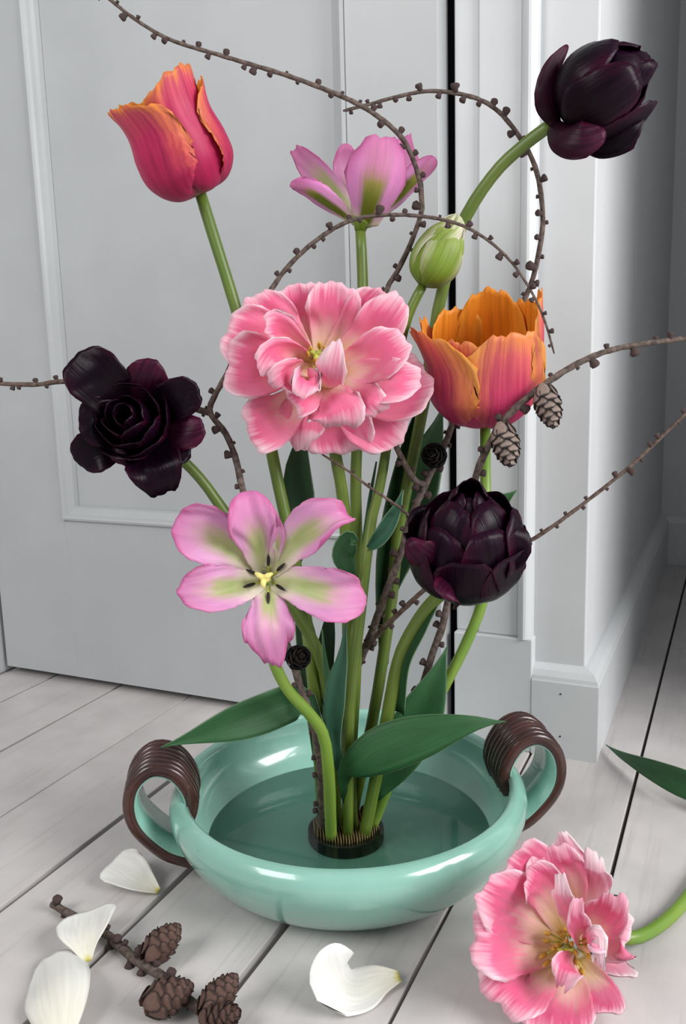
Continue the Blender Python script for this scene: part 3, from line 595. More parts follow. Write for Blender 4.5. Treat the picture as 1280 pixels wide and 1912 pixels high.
globe(t, O, A, 0.70, [(6, .1, [(0.004, 0), (0.03, 0.01), (0.046, 0.032), (0.050, 0.052)], .030, .8), (6, .6, [(0.004, 0), (0.024, 0.012), (0.036, 0.036), (0.037, 0.058)], .026, .9), (5, .2, [(0.003, 0), (0.016, 0.014), (0.025, 0.038), (0.023, 0.062)], .022, .95), (4, .7, [(0.003, 0.004), (0.01, 0.018), (0.014, 0.04), (0.010, 0.062)], .014, .95)], .5)
stem(t, [(272, 808, 0.7450), (330, 850, 0.7441), (375, 895, 0.7437), (415, 950, 0.7439), (480, 1040, 0.7449), (565, 1165, 0.7460), (598, 1230, 0.7482), (616, 1320, 0.7519), (622, 1430, 0.7626)], (200, .009), (0.0044, 0.0054))
leaf(t, [(616, 1338, .755, 6), (605, 1250, .77, 20), (612, 1180, .775, 20), (622, 1110, .78, 5)], 'leaf_dark')
leaf(t, [(618, 1352, .749, 5), (614, 1290, .735, 11), (606, 1230, .737, 11), (602, 1175, .738, 3)], 'leaf', roll=-20)
# 9 right
t = root('black_tulip', base_pt(-45), 'globe shaped black double tulip between the orange tulip and the right handle', 'tulip')
D9 = 0.665; O = P(872, 1100, D9 + .018); A = dir_(-.05, .86, .48)
globe(t, O, A, 0.93, [(6, .25, G_out, .029, .85), (6, .8, G_mid, .029, .9), (5, .3, G_in, .026, .9), (5, .9, G_core, .018, .95)], .9)
RP('petal', [(862, 1095, D9, 20), (845, 1100, D9 - .03, 36), (838, 1105, D9 - .045, 38), (832, 1118, D9 - .05, 34)], [PM['plum_out'], PM['black']], t, cup=-.7, rd=.32, seed=.2, nu=14)
RP('petal', [(905, 1080, D9, 20), (945, 1040, D9 - .02, 32), (968, 1015, D9 - .022, 34), (975, 985, D9 - .02, 26)], BK, t, cup=.8, roll=-30, rd=.32, seed=.25, nu=14)
RP('petal', [(850, 1080, D9, 20), (805, 1050, D9 - .02, 34), (775, 1030, D9 - .025, 36), (762, 1005, D9 - .02, 24)], [PM['plum_out'], PM['black']], t, cup=-.8, roll=25, rd=.32, seed=.35, nu=14)
stem(t, [(868, 1098, 0.6850), (830, 1105, 0.6956), (790, 1145, 0.7063), (748, 1220, 0.7173), (728, 1310, 0.7288), (708, 1420, 0.7400)], (-45,), (0.0056, 0.0058))
leaf(t, [(745, 1330, .73, 12), (752, 1240, .715, 17), (785, 1170, .705, 22), (815, 1125, .70, 12), (828, 1105, .70, 3)], 'leaf', roll=30, cup=.6)
leaf(t, [(700, 1490, .748, 8), (735, 1425, .745, 34), (780, 1340, .748, 52), (812, 1270, .752, 38), (834, 1208, .757, 5)], 'leaf', roll=-12, fold=.25, cup=.2)
# ------------------------------------------------------------------ 4 bud
t = root('tulip_bud', base_pt(-85, .020), 'closed green tulip bud with pale striped edges above the pink peony tulip', 'tulip bud')
D4 = 0.785; O = P(788, 532, D4); A = unit(P(846, 425, D4 - .004) - O)
bp_ = lambda s, b=1.0: [(0.002, -0.001), (0.0155 * b, 0.006 * s), (0.0215 * b, 0.022 * s), (0.0180 * b, 0.042 * s), (0.0085 * b, 0.056 * s), (0.003 * b, 0.064 * s)]
for i, (ph, s, b) in enumerate([(285, 0.92, 1.03), (45, .98, 1.0), (165, 1.02, 1.0), (225, 1.0, .95), (345, .97, .95), (105, 1.0, .95)]):
    petal('petal', O, A, math.radians(ph), bp_(s, b), 0.0215, PM['bud'], t, wrap=1.0, tip=.6, tipn=1.8, seed=i * .3, nu=18, nv=13, ruffle=.0006)
stem(t, [(788, 535, 0.7850), (772, 565, 0.7854), (755, 610, 0.7859), (735, 700, 0.7865), (722, 830, 0.7853), (706, 920, 0.7801), (692, 980, 0.7756), (672, 1150, 0.7548), (652, 1330, 0.7380)], (-85, .020), (0.0042, 0.0052))
leaf(t, [(688, 1024, .766, 5), (714, 1002, .754, 18), (738, 960, .752, 22), (752, 915, .752, 4)], 'leaf_blue', cup=.9, roll=18, fold=.3)
leaf(t, [(642, 1462, .741, 6), (624, 1380, .728, 13), (628, 1290, .715, 28), (640, 1225, .71, 24), (645, 1162, .71, 4)], 'leaf_blue', roll=14, fold=.3)
leaf(t, [(645, 1500, .746, 5), (641, 1452, .732, 11), (665, 1428, .718, 30), (720, 1398, .712, 44), (800, 1372, .708, 38), (880, 1352, .708, 22), (945, 1347, .712, 3)], 'leaf', roll=-10, cup=-.15, tip=.45, tipn=1.25)
# ------------------------------------------------------------------ 5 pink peony tulip
t = root('peony_tulip', base_pt(320, .0085), 'large open pink double tulip standing in the middle of the arrangement', 'tulip')
D5 = 0.715; PK = [PM['pink_in'], PM['pink_out']]; PKO = [PM['pink_out'], PM['pink_in']]
def C5(x, y): return 390 + x / 2.909, 500 + y / 2.909
def pk(pts, mats=PK, **kw):
    k = dict(cup=.45, rd=.32, ruffle=.006, fray=.02, nu=18, nv=21, notch=.05, lobes=3.2); k.update(kw)
    return RP('petal', [(*C5(x, y), D5 + d, h * (.8 + .65 * i / 3) / 2.909) for i, (x, y, d, h) in enumerate(pts)], mats, t, **k)
pk([(600, 520, .03, 40), (650, 350, .030, 105), (680, 200, .022, 125), (690, 70, .018, 105)], seed=.1)
pk([(580, 520, .03, 40), (520, 330, .032, 100), (480, 190, .026, 120), (460, 85, .022, 105)], seed=.2)
pk([(620, 510, .03, 40), (780, 330, .028, 90), (870, 210, .022, 100), (940, 130, .016, 75)], seed=.3)
pk([(640, 520, .028, 50), (850, 400, .018, 110), (960, 260, .008, 120), (1030, 160, .008, 90)], seed=.4, cup=.5)
pk([(560, 520, .03, 50), (420, 380, .026, 110), (320, 250, .018, 120), (240, 150, .016, 95)], seed=.5)
pk([(560, 540, .03, 50), (380, 450, .024, 120), (220, 380, .012, 150), (85, 330, .010, 120)], seed=.6)
pk([(560, 560, .028, 50), (380, 540, .018, 120), (220, 530, .004, 150), (90, 500, .004, 140)], seed=.7, cup=.55)
pk([(640, 600, .03, 50), (820, 640, .026, 130), (1000, 640, .020, 160), (1195, 590, .016, 130)], mats=PK, seed=.8)
pk([(640, 600, .03, 60), (780, 740, .028, 130), (920, 840, .024, 150), (1040, 930, .024, 120)], seed=.9)
pk([(600, 600, .03, 60), (660, 780, .026, 130), (700, 900, .022, 170), (730, 1005, .024, 150)], seed=1.0)
pk([(580, 600, .03, 60), (520, 760, .024, 110), (470, 890, .014, 130), (470, 1005, .016, 110)], seed=1.1)
pk([(560, 610, .032, 60), (430, 760, .02, 100), (300, 850, .006, 130), (200, 880, .006, 125)], seed=1.2, cup=.3)
# middle whorl
pk([(640, 560, .026, 60), (830, 520, .002, 110), (960, 440, -.012, 120), (1060, 380, -.014, 100)], seed=1.3, cup=.5)
pk([(650, 590, .024, 60), (860, 600, .0, 105), (1010, 610, -.016, 105), (1140, 600, -.012, 85)], seed=1.4, cup=.35)
pk([(640, 600, .024, 60), (800, 690, -.004, 100), (880, 740, -.016, 90), (930, 790, -.012, 80)], seed=1.5, cup=-.3)
pk([(610, 610, .022, 80), (660, 720, -.012, 140), (690, 800, -.022, 150), (695, 880, -.016, 130)], seed=1.6, cup=-.25)
pk([(590, 600, .022, 50), (540, 680, -.006, 80), (480, 720, -.016, 85), (440, 740, -.010, 70)], seed=1.7, cup=.3)
pk([(580, 560, .024, 50), (470, 590, -.006, 90), (400, 600, -.026, 90), (350, 640, -.026, 70)], mats=PK, seed=1.8, cup=.7)
pk([(560, 540, .024, 40), (440, 470, -.004, 80), (340, 470, -.022, 85), (280, 560, -.028, 80)], mats=PK, seed=1.9, cup=.9, roll=10)
pk([(570, 520, .024, 40), (460, 410, .0, 70), (370, 320, -.012, 85), (300, 330, -.022, 60)], seed=2.0, cup=.8)
# inner
pk([(620, 660, .012, 40), (650, 600, -.022, 85), (665, 510, -.032, 85), (690, 400, -.034, 50)], mats=PKO, seed=2.3, cup=-.6, tip=.7, tipn=1.8)
pk([(570, 620, .012, 40), (540, 620, -.014, 75), (530, 620, -.026, 80), (500, 700, -.032, 60)], mats=PKO, seed=2.4, cup=-.4)
cO = P(*C5(585, 520), D5 + .016); cA = dir_(0, .25, .95)
stamens(t, cO, cA, 6, 0.008, 0.024, 'anther_gold', 0.006); pistil(t, cO, cA, 0.018, 'pistil_green')
stem(t, [(592.819, 692.506, 0.7500), (612, 790, 0.7554), (628, 860, 0.7602), (642, 950, 0.7647), (648, 1060, 0.7667), (650, 1200, 0.7656), (650, 1380, 0.7637)], (320, .0085), (0.0048, 0.0056))
leaf(t, [(650, 1100, .763, 7), (650, 1066, .752, 15), (640, 1036, .745, 24), (650, 1005, .740, 22), (668, 1010, .740, 10)], 'leaf', cup=0.6, roll=-20, tip=.4)
# ------------------------------------------------------------------ 6 orange parrot tulip
t = root('parrot_tulip', base_pt(-5), 'open cup shaped orange and magenta parrot tulip behind the cones', 'tulip')
D6 = 0.775; O = P(905, 786, D6); A = dir_(-.06, .90, .42)
po = lambda s, f=0.0, b=1.0: [(0.003, 0.0), (0.028 * b, 0.003 * s), (0.045 * b, 0.024 * s), (0.0475 * b, 0.055 * s), (0.0465 * b + f, 0.090 * s)]
for i, (ph, s, f, b, W) in enumerate([(288, 0.98, .002, 1.02, .046), (206, 1.0, .016, 1.06, .043), (352, 1.24, -.002, 1.0, .036), (75, 1.18, -.004, .95, .036), (125, 1.02, 0.0, .95, .040), (168, 1.0, .008, 1.0, .032), (238, .92, .004, .97, .036), (30, 1.1, 0, .97, .03)]):
    petal('petal', O, A, math.radians(ph), po(s, f, b), W, [PM['orange_in'], PM['orange_out']], t, wrap=.95, tip=.5, tipn=2.6, ruffle=.0028, fray=.06, notch=.03, lobes=13, seed=.4 + i * .29, nu=24, nv=23)
pistil(t, O + A * 0.004, A, 0.03, 'pistil_green')
stem(t, [(905, 788, 0.7750), (908, 860, 0.7743), (908, 960, 0.7733), (908, 1060, 0.7719), (898, 1130, 0.7697), (868, 1205, 0.7663), (832, 1275, 0.7621), (790, 1350, 0.7571), (740, 1430, 0.7519)], (-5,), (0.0048, 0.0060), mat='stem_light')
leaf(t, [(908, 985, .775, 6), (925, 945, .785, 17), (945, 930, .788, 13), (964, 916, .79, 2)], 'leaf', fold=.4)
# ------------------------------------------------------------------ 8 lilac tulip, open to the viewer
t = root('lilac_tulip', base_pt(235), 'wide open lilac tulip with green flamed petals, yellow pistil and dark stamens', 'tulip')
d8 = 0.645; kw = dict(nu=22, nv=21, ruffle=.0085, fray=.03, lobes=4.5, rd=.34, fold=.14)
RP('petal', [(492, 1068, d8 + .012, 16), (480, 1010, d8 - .004, 36), (470, 960, d8 - .016, 54), (465, 916, d8 - .012, 46)], LI, t, cup=.55, tip=.35, tipn=2.4, seed=.15, **kw)
RP('petal', [(505, 1066, d8 + .010, 16), (548, 1015, d8 - .008, 34), (592, 985, d8 - .024, 50), (630, 968, d8 - .028, 34), (662, 966, d8 - .022, 18)], LI, t, cup=.5, roll=[0, 8, 25, 65], tip=.25, seed=.25, **kw)
RP('petal', [(508, 1082, d8 + .010, 16), (560, 1094, d8 - .008, 36), (625, 1112, d8 - .018, 50), (682, 1122, d8 - .014, 46)], LI, t, cup=.3, tip=.3, tipn=2.4, seed=.35, notch=.02, **kw)
RP('petal', [(500, 1092, d8 + .010, 20), (502, 1130, d8 - .012, 34), (503, 1180, d8 - .024, 54), (512, 1238, d8 - .016, 46)], LI, t, cup=-.25, tip=.35, tipn=2.2, seed=.45, notch=.07, **kw)
RP('petal', [(488, 1084, d8 + .010, 16), (440, 1096, d8 - .008, 36), (385, 1100, d8 - .022, 46), (334, 1094, d8 - .020, 36)], LI, t, cup=.55, roll=-8, tip=.35, tipn=2.3, seed=.55, notch=.02, **kw)
RP('petal', [(488, 1070, d8 + .012, 16), (440, 1030, d8 - .002, 36), (382, 995, d8 - .012, 54), (326, 972, d8 - .010, 44)], LI, t, cup=.45, roll=6, tip=.35, tipn=2.2, seed=.65, **kw)
RP('petal', [(508, 1055, d8 + .008, 8), (518, 1010, d8 - .006, 14), (520, 985, d8 - .012, 14), (515, 958, d8 - .014, 10)], LI, t, cup=.7, tip=.5, seed=.75, nu=14, nv=9)
cO = P(500, 1082, d8 + .010); cA = dir_(-.05, .12, .99)
stamens(t, cO, cA, 6, 0.011, 0.014, 'anther_dark', 0.0042, 0.0085, ph=.55); pistil(t, cO, cA, 0.024, 'pistil')
stem(t, [(500, 1085, 0.6630), (498, 1150, 0.6714), (508, 1225, 0.6794), (535, 1285, 0.6880), (575, 1330, 0.6971), (603, 1372, 0.7058), (613, 1440, 0.7141)], (235,), (0.0046, 0.0056), mat='stem_light')
leaf(t, [(603, 1366, .710, 4), (592, 1338, .722, 8), (560, 1308, .731, 31), (480, 1335, .715, 36), (400, 1362, .70, 26), (300, 1396, .69, 3)], 'leaf', roll=15, cup=.2, fold=.15, tip=.4, tipn=1.3)
# ------------------------------------------------------------------ fallen pink tulip
Df = depth(PG(1045, 1750, 0.052))
t = root('peony_tulip', PG(1070, 1860, 0.0), 'fallen pink double tulip with yellow centre lying on the white floorboards', 'tulip')
RS = [PM['rose_in'], PM['rose_out']]; RSO = [PM['rose_out'], PM['rose_in']]
def C10(x, y): return 840 + x / 2.909, 1360 + y / 2.909
def rs(pts, mats=RS, **kw):
    k = dict(cup=.45, rd=.32, ruffle=.005, fray=.02, nu=18, nv=21, notch=.05, lobes=3.6); k.update(kw)
    o = RP('petal', [(*C10(x, y), Df + d, h * (.8 + .6 * i / 3) / 2.909) for i, (x, y, d, h) in enumerate(pts)], mats, t, **k)
    for v in o.data.vertices:
        if v.co.z < 0.0015: v.co.z = 0.0015 + 0.0002 * (v.co.z)
    return o
rs([(620, 1120, .04, 60), (500, 860, .034, 130), (420, 760, .026, 130), (330, 690, .024, 110)], seed=.1)
rs([(640, 1100, .042, 60), (600, 850, .036, 130), (560, 740, .028, 130), (530, 640, .028, 110)], seed=.2)
rs([(690, 1080, .046, 60), (670, 820, .042, 90), (630, 680, .036, 70), (600, 570, .036, 40)], mats=RSO, seed=.3, cup=-.3)
rs([(720, 1080, .046, 60), (760, 850, .036, 95), (770, 760, .026, 90), (770, 670, .026, 80)], mats=RSO, seed=.4, cup=-.3)
rs([(620, 1150, .036, 80), (400, 1000, .016, 140), (280, 930, .0, 150), (170, 870, -.004, 120)], seed=.5, cup=.4)
rs([(610, 1190, .034, 80), (380, 1150, .010, 150), (230, 1130, -.012, 170), (110, 1120, -.012, 150)], seed=.6, cup=.4)
rs([(610, 1230, .032, 80), (430, 1330, .006, 140), (320, 1410, -.018, 150), (230, 1500, -.024, 130)], seed=.7, cup=.5)
rs([(640, 1260, .032, 70), (600, 1430, .004, 140), (570, 1550, -.022, 160), (560, 1690, -.036, 150)], seed=.8, cup=.5)
rs([(690, 1260, .036, 60), (760, 1400, .02, 100), (800, 1520, .0, 110), (800, 1660, -.012, 100)], seed=.9)
rs([(720, 1200, .04, 60), (860, 1330, .032, 100), (890, 1420, .026, 110), (900, 1500, .024, 90)], mats=RSO, seed=1.0, cup=-.3)
rs([(720, 1180, .04, 60), (860, 1160, .032, 100), (920, 1130, .026, 100), (975, 1150, .026, 90)], mats=RSO, seed=1.1, cup=-.4, notch=.06)
rs([(720, 1140, .038, 60), (830, 1030, .022, 100), (870, 960, .014, 95), (880, 890, .012, 80)], seed=1.2, cup=.5)
rs([(700, 1150, .03, 40), (640, 1000, .0, 60), (600, 900, -.014, 65), (590, 800, -.016, 55)], mats=RSO, seed=1.3, cup=-.7, roll=25)
rs([(720, 1180, .03, 40), (690, 1080, -.006, 55), (680, 1000, -.02, 60), (690, 930, -.022, 50)], mats=RS, seed=1.4, cup=.8, roll=-30)
rs([(740, 1240, .03, 40), (760, 1180, .0, 60), (790, 1150, -.016, 75), (800, 1300, -.016, 50)], mats=RSO, seed=1.5, cup=-.6, roll=10)
rs([(700, 1270, .02, 40), (650, 1290, -.012, 70), (620, 1330, -.024, 70), (590, 1430, -.024, 36)], mats=RS, seed=1.6, cup=.5, tip=.6, tipn=1.6, notch=.04)
rs([(610, 1110, .034, 50), (520, 900, .02, 90), (470, 820, .008, 100), (420, 780, .006, 80)], seed=1.7, cup=.5)
cO = P(*C10(640, 1190), Df + .02); cA = dir_(-.35, .15, .9)
stamens(t, cO, cA, 13, 0.017, 0.018, 'anther_gold', 0.0056, 0.004); stamens(t, cO, cA, 9, 0.009, 0.020, 'anther_gold', 0.0056, 0.002, .9); pistil(t, cO, cA, 0.015, 'pistil_green')
sp = [P(*C10(720, 1180), Df + .045), P(1120, 1745, Df + .05), PG(1175, 1752, .014), PG(1215, 1738, .008), PG(1262, 1700, .006), PG(1310, 1635, .006), PG(1360, 1540, .006), PG(1400, 1470, .006)]
tube('stem', cr(sp, 30), np.linspace(.0052, .0058, 30), M['stem_light'], t, 12)
sp = [PG(1400, 1490, .012), PG(1350, 1488, .022), PG(1280, 1464, .024), PG(1210, 1434, .020), PG(1160, 1410, .012), PG(1130, 1391, .006)]
ribbon('leaf', sp, [.010, .014, .015, .012, .007, .001], M['leaf'], t, cup=.5, roll=0, tip=.6, tipn=1.3, nu=22, nv=11, facing=TW, thick=.0009)
ribbon('sepal', [P(1140, 1700, Df + .045), P(1152, 1685, Df + .045), P(1160, 1700, Df + .044), P(1163, 1722, Df + .043)], [.004, .006, .005, .002], M['leaf'], t, cup=.5)
# ================================================================== LARCH BRANCHES AND CONES
def spur_mesh():
    v, f, uv = tube_data([(0, 0, -0.15), (0, 0, 0.35), (0, 0, 0.5), (0, 0, 0.8), (0, 0, 1.0), (0, 0, 1.05)], [0.34, 0.36, 0.46, 0.50, 0.42, 0.15], 8, 0.12, .3)
    return mesh('spur', v, f, M['spur'], None, uv, link=False)
SPUR = spur_mesh()
def orient(o, loc, d, s, roll=0.0):
    q = Vector(tuple(d)).to_track_quat('Z', 'Y'); o.matrix_basis = Matrix.Translation(Vector(tuple(loc))) @ q.to_matrix().to_4x4() @ Matrix.Rotation(roll, 4, 'Z') @ Matrix.Diagonal((*s, 1))
def twig3(parent, c3, r0, r1, mat='bark', name='twig', spurs=True, gap=0.011, size=0.0038, seed=0.0, seg=9, top=False, skip=None):
    n = max(16, int(np.linalg.norm(np.diff(np.array(c3), axis=0), axis=1).sum() / 0.006)); c = cr(c3, n)
    rad = (r0 + (r1 - r0) * np.linspace(0, 1, n) ** .6) * np.array([1 + 0.10 * wob(i * 1.3, seed) for i in range(n)])
    rad[-1] *= .6
    tw = tube(name, c, rad, M[mat], parent, seg, 0.10, seed)
    if spurs:
        T = np.gradient(c, axis=0); s = np.concatenate([[0], np.cumsum(np.linalg.norm(np.diff(c, axis=0), axis=1))]); d = gap * .6; k = 0
        while d < s[-1] - 0.002:
            q = np.array([np.interp(d, s, c[:, a]) for a in range(3)]); tt = unit(np.array([np.interp(d, s, T[:, a]) for a in range(3)])); r = np.interp(d, s, rad)
            side = unit(np.cross(tt, TW)); b = np.cross(side, tt); sg = 1 if k % 2 else -1
            if wob(k * 5.3, seed + .1) > .45: sg = -sg
            dirv = unit(side * sg + b * 0.7 * wob(k * 2.9, seed) + tt * 0.25); z = size * random.choice((.7, .9, 1.1, 1.25, 1.5)) * (1.0 + .2 * wob(k * 3.7, seed + .5))
            o = bpy.data.objects.new('spur', SPUR); COL.objects.link(o); o.parent = tw
            orient(o, q + dirv * r * .7, dirv, (z * 1.15, z * 1.15, z * .95)); k += 1
            d += gap * (1 + .55 * wob(k * 4.1, seed + .9))
    return tw
def twig(parent, pts, r0, r1, foot=None, **kw): return twig3(parent, ([base_pt(*foot)] if foot else []) + [P(*q) for q in pts], r0, r1, **kw)
def scale_mesh(mat):
    G = []; n = 5
    prof = [(0, 0.18), (0.3, 0.5), (0.62, 0.62), (0.86, 0.5), (1.0, 0.16)]
    v = []; uv = []; f = []
    for i, (u, w) in enumerate(prof):
        for j in range(5):
            s = -1 + j / 2; v.append((w * s, 0.20 * (w * s) ** 2 * -1.6 + 0.10 * u * u, u)); uv.append((j / 4, u))
    m = len(v); v += [(a, b - 0.08, c) for a, b, c in v[:m]]; uv += uv[:m]
    for i in range(4):
        for j in range(4):
            q = (i * 5 + j, i * 5 + j + 1, i * 5 + j + 6, i * 5 + j + 5); f.append(q); f.append(tuple(m + a for a in q[::-1]))
    rim = [0, 1, 2, 3, 4, 9, 14, 19, 24, 23, 22, 21, 20, 15, 10, 5]
    for a in range(len(rim)): f.append((rim[a], m + rim[a], m + rim[(a + 1) % len(rim)], rim[(a + 1) % len(rim)]))
    me = mesh('cone_scale', v, f, mat, None, uv, link=False)
    return me
SC = {k: scale_mesh(M[k]) for k in ('cone', 'cone_brown', 'cone_dark')}
def cone(parent, B, Ax, L, Rr, kind='cone', n=42, label=None, open_=0.35):
    """larch cone growing from B along Ax"""
    Ax = unit(Ax); M4 = Matrix.Translation(Vector(tuple(B))) @ Vector(tuple(Ax)).to_track_quat('Z', 'Y').to_matrix().to_4x4()
    rr = lambda t: Rr * (0.35 + 0.65 * math.sin(math.pi * min(1, (0.08 + 0.84 * t)) ** 0.85)) * (1 if t < .7 else 1 - 0.7 * ((t - .7) / .3) ** 2)
    pr_ = [(0.0, 0.02 * L)] + [(rr(k / 9) * .62, L * (.04 + k / 9 * .84)) for k in range(10)] + [(0.0, L * .9)]
    v, f = [], []
    for r, z in pr_:
        for j in range(12): a = 2 * math.pi * j / 12; v.append((r * math.cos(a), r * math.sin(a), z))
    for i in range(len(pr_) - 1):
        for j in range(12): f.append((i * 12 + j, i * 12 + (j + 1) % 12, (i + 1) * 12 + (j + 1) % 12, (i + 1) * 12 + j))
    co = mesh('cone', v, f, M['cone_core']); co.matrix_basis = M4
    if parent is not None: co.parent = parent; co.matrix_parent_inverse = Matrix.Translation(-parent.location)
    if label: co['label'] = label
    for i in range(n):
        tpos = (i + .5) / n; a = i * 2.39996; z = L * (-0.08 + 0.88 * tpos ** .95); r = rr(tpos * .9) * .60
        sl = L * .40 * (1 - .35 * tpos); sw = Rr * .80 * (1 - .50 * tpos ** 2)
        o = bpy.data.objects.new('scale', SC[kind]); COL.objects.link(o); o.parent = co
        e = Vector((math.cos(a), math.sin(a), 0)); lean = open_ * (1 - tpos) + (-.35) * tpos ** 2 + .06
        up = (Vector((0, 0, 1)) + e * lean).normalized(); xx = Vector((-math.sin(a), math.cos(a), 0)); yy = up.cross(xx) * -1
        if yy.dot(e) < 0: yy = -yy
        xx = yy.cross(up)
        R3 = Matrix((xx, yy, up)).transposed().to_4x4()
        o.matrix_basis = Matrix.Translation(e * r + Vector((0, 0, z - .12 * sl))) @ R3 @ Matrix.Diagonal((sw, sw * .8, sl, 1))
    return co
# branch A: trunk through the middle, arch at upper right and sweeping twig at upper left
b = root('larch_branch', base_pt(115), 'tallest bare larch branch with looping twig tips and one dark cone seen end on', 'branch')
twig(b, [(632, 1420, 0.8150), (634, 1330, 0.8081), (656, 1270, 0.7994), (690, 1190, 0.7885), (715, 1120, 0.7779), (745, 1040, 0.7742), (768, 965, 0.7771), (798, 895, 0.7866), (830, 830, 0.8031), (848, 785, 0.8202), (900, 690, 0.8325), (955, 600, 0.8366), (985, 545, 0.8329), (1004, 480, 0.8251), (1013, 400, 0.8172), (998, 310, 0.8109), (962, 245, 0.8066), (920, 200, 0.8037), (870, 178, 0.8020), (800, 170, 0.8010), (735, 182, 0.8005), (685, 196, 0.8002), (640, 207, 0.8000)], .0050, .0013, foot=(115,), seed=.1, gap=.0125, size=.0044)
twig(b, [(790, 905, 0.7837), (772, 895, 0.7761), (752, 860, 0.7734), (735, 822, .768), (707, 720, .770), (700, 620, 0.7873), (722, 540, 0.7913), (745, 500, 0.7947), (772, 440, 0.7948), (788, 385, 0.7904), (780, 325, 0.7876), (755, 265, 0.7865), (715, 225, 0.7869), (655, 188, 0.7886), (550, 146, 0.7911), (420, 106, 0.7937), (320, 75, 0.7961), (255, 38, 0.7978), (200, -5, 0.7990), (150, -45, 0.8000)], .0030, .0014, seed=.2, gap=.0130, size=.0040)
twig(b, [(768, 968, 0.7777), (742, 945, 0.7366), (690, 910, 0.7362), (645, 876, 0.7385), (600, 848, 0.7414)], .0016, .0010, mat='bark_fine', seed=.3, gap=.02, size=.0022)
twig(b, [(682, 1210, 0.7920), (708, 1180, 0.7710), (745, 1145, 0.7552), (800, 1095, 0.7446), (870, 1055, 0.7377), (940, 1025, 0.7331), (985, 1012, 0.7279), (1060, 962, 0.7231), (1160, 884, 0.7199), (1225, 825, 0.7177), (1290, 762, 0.7162), (1330, 720, 0.7150)], .0030, .0012, mat='bark_fine', seed=.4, gap=.0125, size=.0036)
cone(b, P(817, 856, .794), dir_(-.35, .15, .9), .028, .0140, 'cone_dark', 34)
# branch B: right, with two cones
b = root('larch_branch', base_pt(35), 'larch branch with two hanging grey cones reaching right past the orange tulip', 'branch')
twig(b, [(735, 1400, 0.7700), (785, 1290, 0.7683), (805, 1225, 0.7653), (825, 1170, 0.7611), (838, 1110, 0.7554), (860, 1000, 0.7464), (885, 900, 0.7365), (905, 845, 0.7272), (940, 785, 0.7190), (985, 742, 0.7161), (1045, 698, 0.7177), (1100, 668, 0.7199), (1150, 651, 0.7218), (1215, 640, 0.7231), (1290, 630, 0.7242), (1340, 622, 0.7250)], .0044, .0020, foot=(35,), seed=.6, gap=.017, size=.0048)
cone(b, P(935, 796, .7165), dir_(.20, -.95, .2), .035, .0140, 'cone', 34)
cone(b, P(1013, 724, .714), dir_(.22, -.95, .2), .035, .0130, 'cone', 34)
# branch C: left
b = root('larch_branch', base_pt(195), 'forked larch branch behind the open lilac tulip with a twig arching over the peony tulip', 'branch')
twig(b, [(597, 1430, 0.7266), (583, 1350, 0.7143), (560, 1280, 0.7161), (542, 1222, 0.7190), (510, 1120, 0.7236), (475, 990, 0.7290), (452, 910, 0.7345), (438, 850, 0.7402), (420, 808, 0.7460), (392, 770, 0.7519), (400, 740, 0.7582), (425, 695, 0.7646), (455, 620, 0.7706), (505, 542, 0.7743), (540, 495, 0.7755), (595, 445, 0.7741), (660, 410, 0.7699), (740, 401, 0.7626), (830, 411, 0.7532), (895, 438, 0.7434), (955, 490, 0.7321), (1000, 560, 0.7190), (1020, 610, 0.7188), (1034, 660, 0.7220)], .0042, .0010, foot=(195,), seed=.8, gap=.0125, size=.0040)
twig(b, [(394, 772, 0.7519), (360, 762, 0.7564), (260, 735, 0.7607), (130, 713, 0.7643), (70, 718, 0.7667), (0, 716, 0.7685), (-60, 706, 0.7700)], .0030, .0018, mat='bark_fine', seed=.9, gap=.010, size=.0034)
cone(b, P(545, 1231, .7165), dir_(.45, .25, .8), .026, .0130, 'cone_dark', 32)
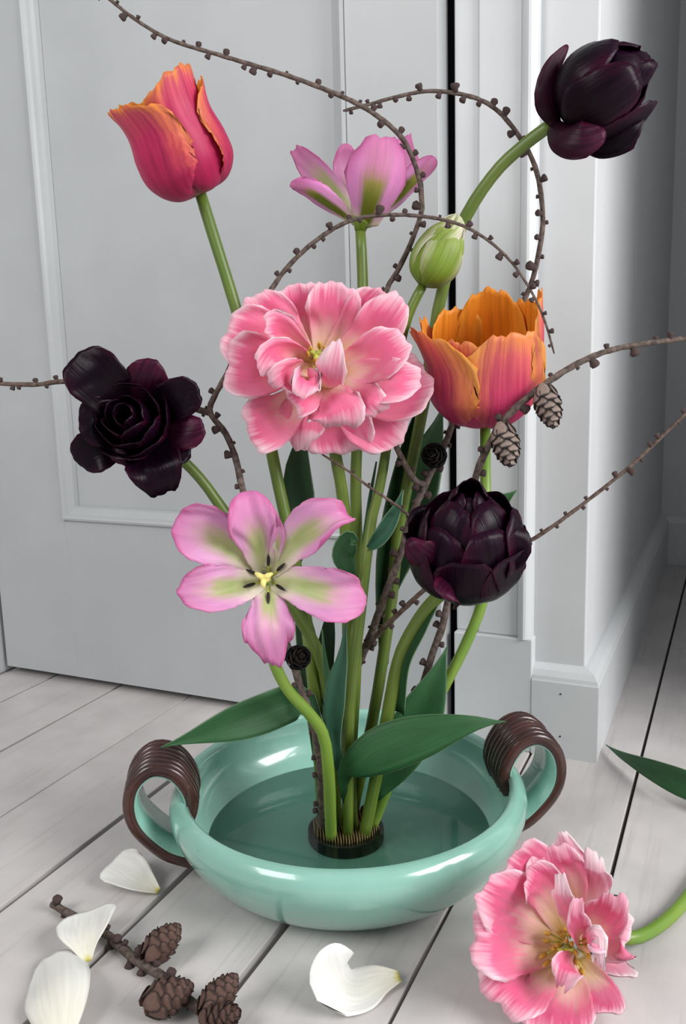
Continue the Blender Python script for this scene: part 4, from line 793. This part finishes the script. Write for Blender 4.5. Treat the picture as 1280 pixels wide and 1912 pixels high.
# ------------------------------------------------------------------ fallen twig with cones
b = root('larch_twig', PG(240, 1790, 0.0), 'short broken larch twig with four brown cones lying on the floor', 'branch')
twig3(b, [PG(98, 1688, .006), PG(140, 1712, .006), PG(195, 1742, .006), PG(245, 1785, .006), PG(300, 1822, .006), PG(350, 1868, .007), PG(400, 1905, .007)], .0032, .0042, seed=1.1, gap=.0095, size=.0052)
cone(b, PG(275, 1790, .012), unit(PG(328, 1735, .022) - PG(275, 1790, .012)), .034, .0135, 'cone_brown', 36, open_=.55)
cone(b, PG(273, 1878, .0145), unit(PG(348, 1845, .017) - PG(273, 1878, .0145)), .035, .0150, 'cone_brown', 36, open_=.55)
cone(b, PG(382, 1893, .014), unit(PG(435, 1828, .026) - PG(382, 1893, .014)), .033, .0125, 'cone_brown', 36, open_=.55)
cone(b, PG(381, 1902, .011), unit(PG(441, 1892, .018) - PG(381, 1902, .011)), .028, .0125, 'cone_brown', 36, open_=.55)
# ------------------------------------------------------------------ loose white petals
def wpetal(pts, label, loc, **kw):
    p3 = [PG(x, y, z) for x, y, z, h in pts]; hw = [h * np.linalg.norm(q - CP) / FPX for q, (x, y, z, h) in zip(p3, pts)]
    k = dict(cup=.5, rd=.3, ruffle=.002, nu=22, nv=17, facing=np.array([0, -.35, 1.0]), lobes=5, thick=.0007); k.update(kw)
    o = ribbon('white_petal', p3, hw, PM['white'], None, **k)
    for v in o.data.vertices:
        if v.co.z < 0.0012: v.co.z = 0.0012
    tag(o, label, 'petal', 'loose white petals on the floor'); return o
wpetal([(296, 1664, .004, 5), (272, 1650, .008, 20), (245, 1632, .014, 34), (208, 1610, .016, 44)], 'white tulip petal with yellow base beside the left handle', None, cup=.6)
wpetal([(164, 1795, .010, 6), (160, 1769, .016, 20), (160, 1738, .020, 44), (166, 1700, .018, 54)], 'white tulip petal lying across the fallen larch twig', None, cup=.4)
wpetal([(112, 1960, .003, 14), (106, 1890, .016, 44), (101, 1832, .020, 56), (96, 1782, .008, 46)], 'large wavy white tulip petal next to the broken end of the fallen twig', None, cup=-.6, ruffle=.004)
wpetal([(746, 1824, .006, 10), (705, 1835, .004, 30), (665, 1850, .004, 44), (630, 1832, .016, 56), (602, 1772, .044, 60)], 'folded white tulip petal standing on edge in front of the bowl', None, cup=[.6, .5, .3, .4, .4], tip=.3)
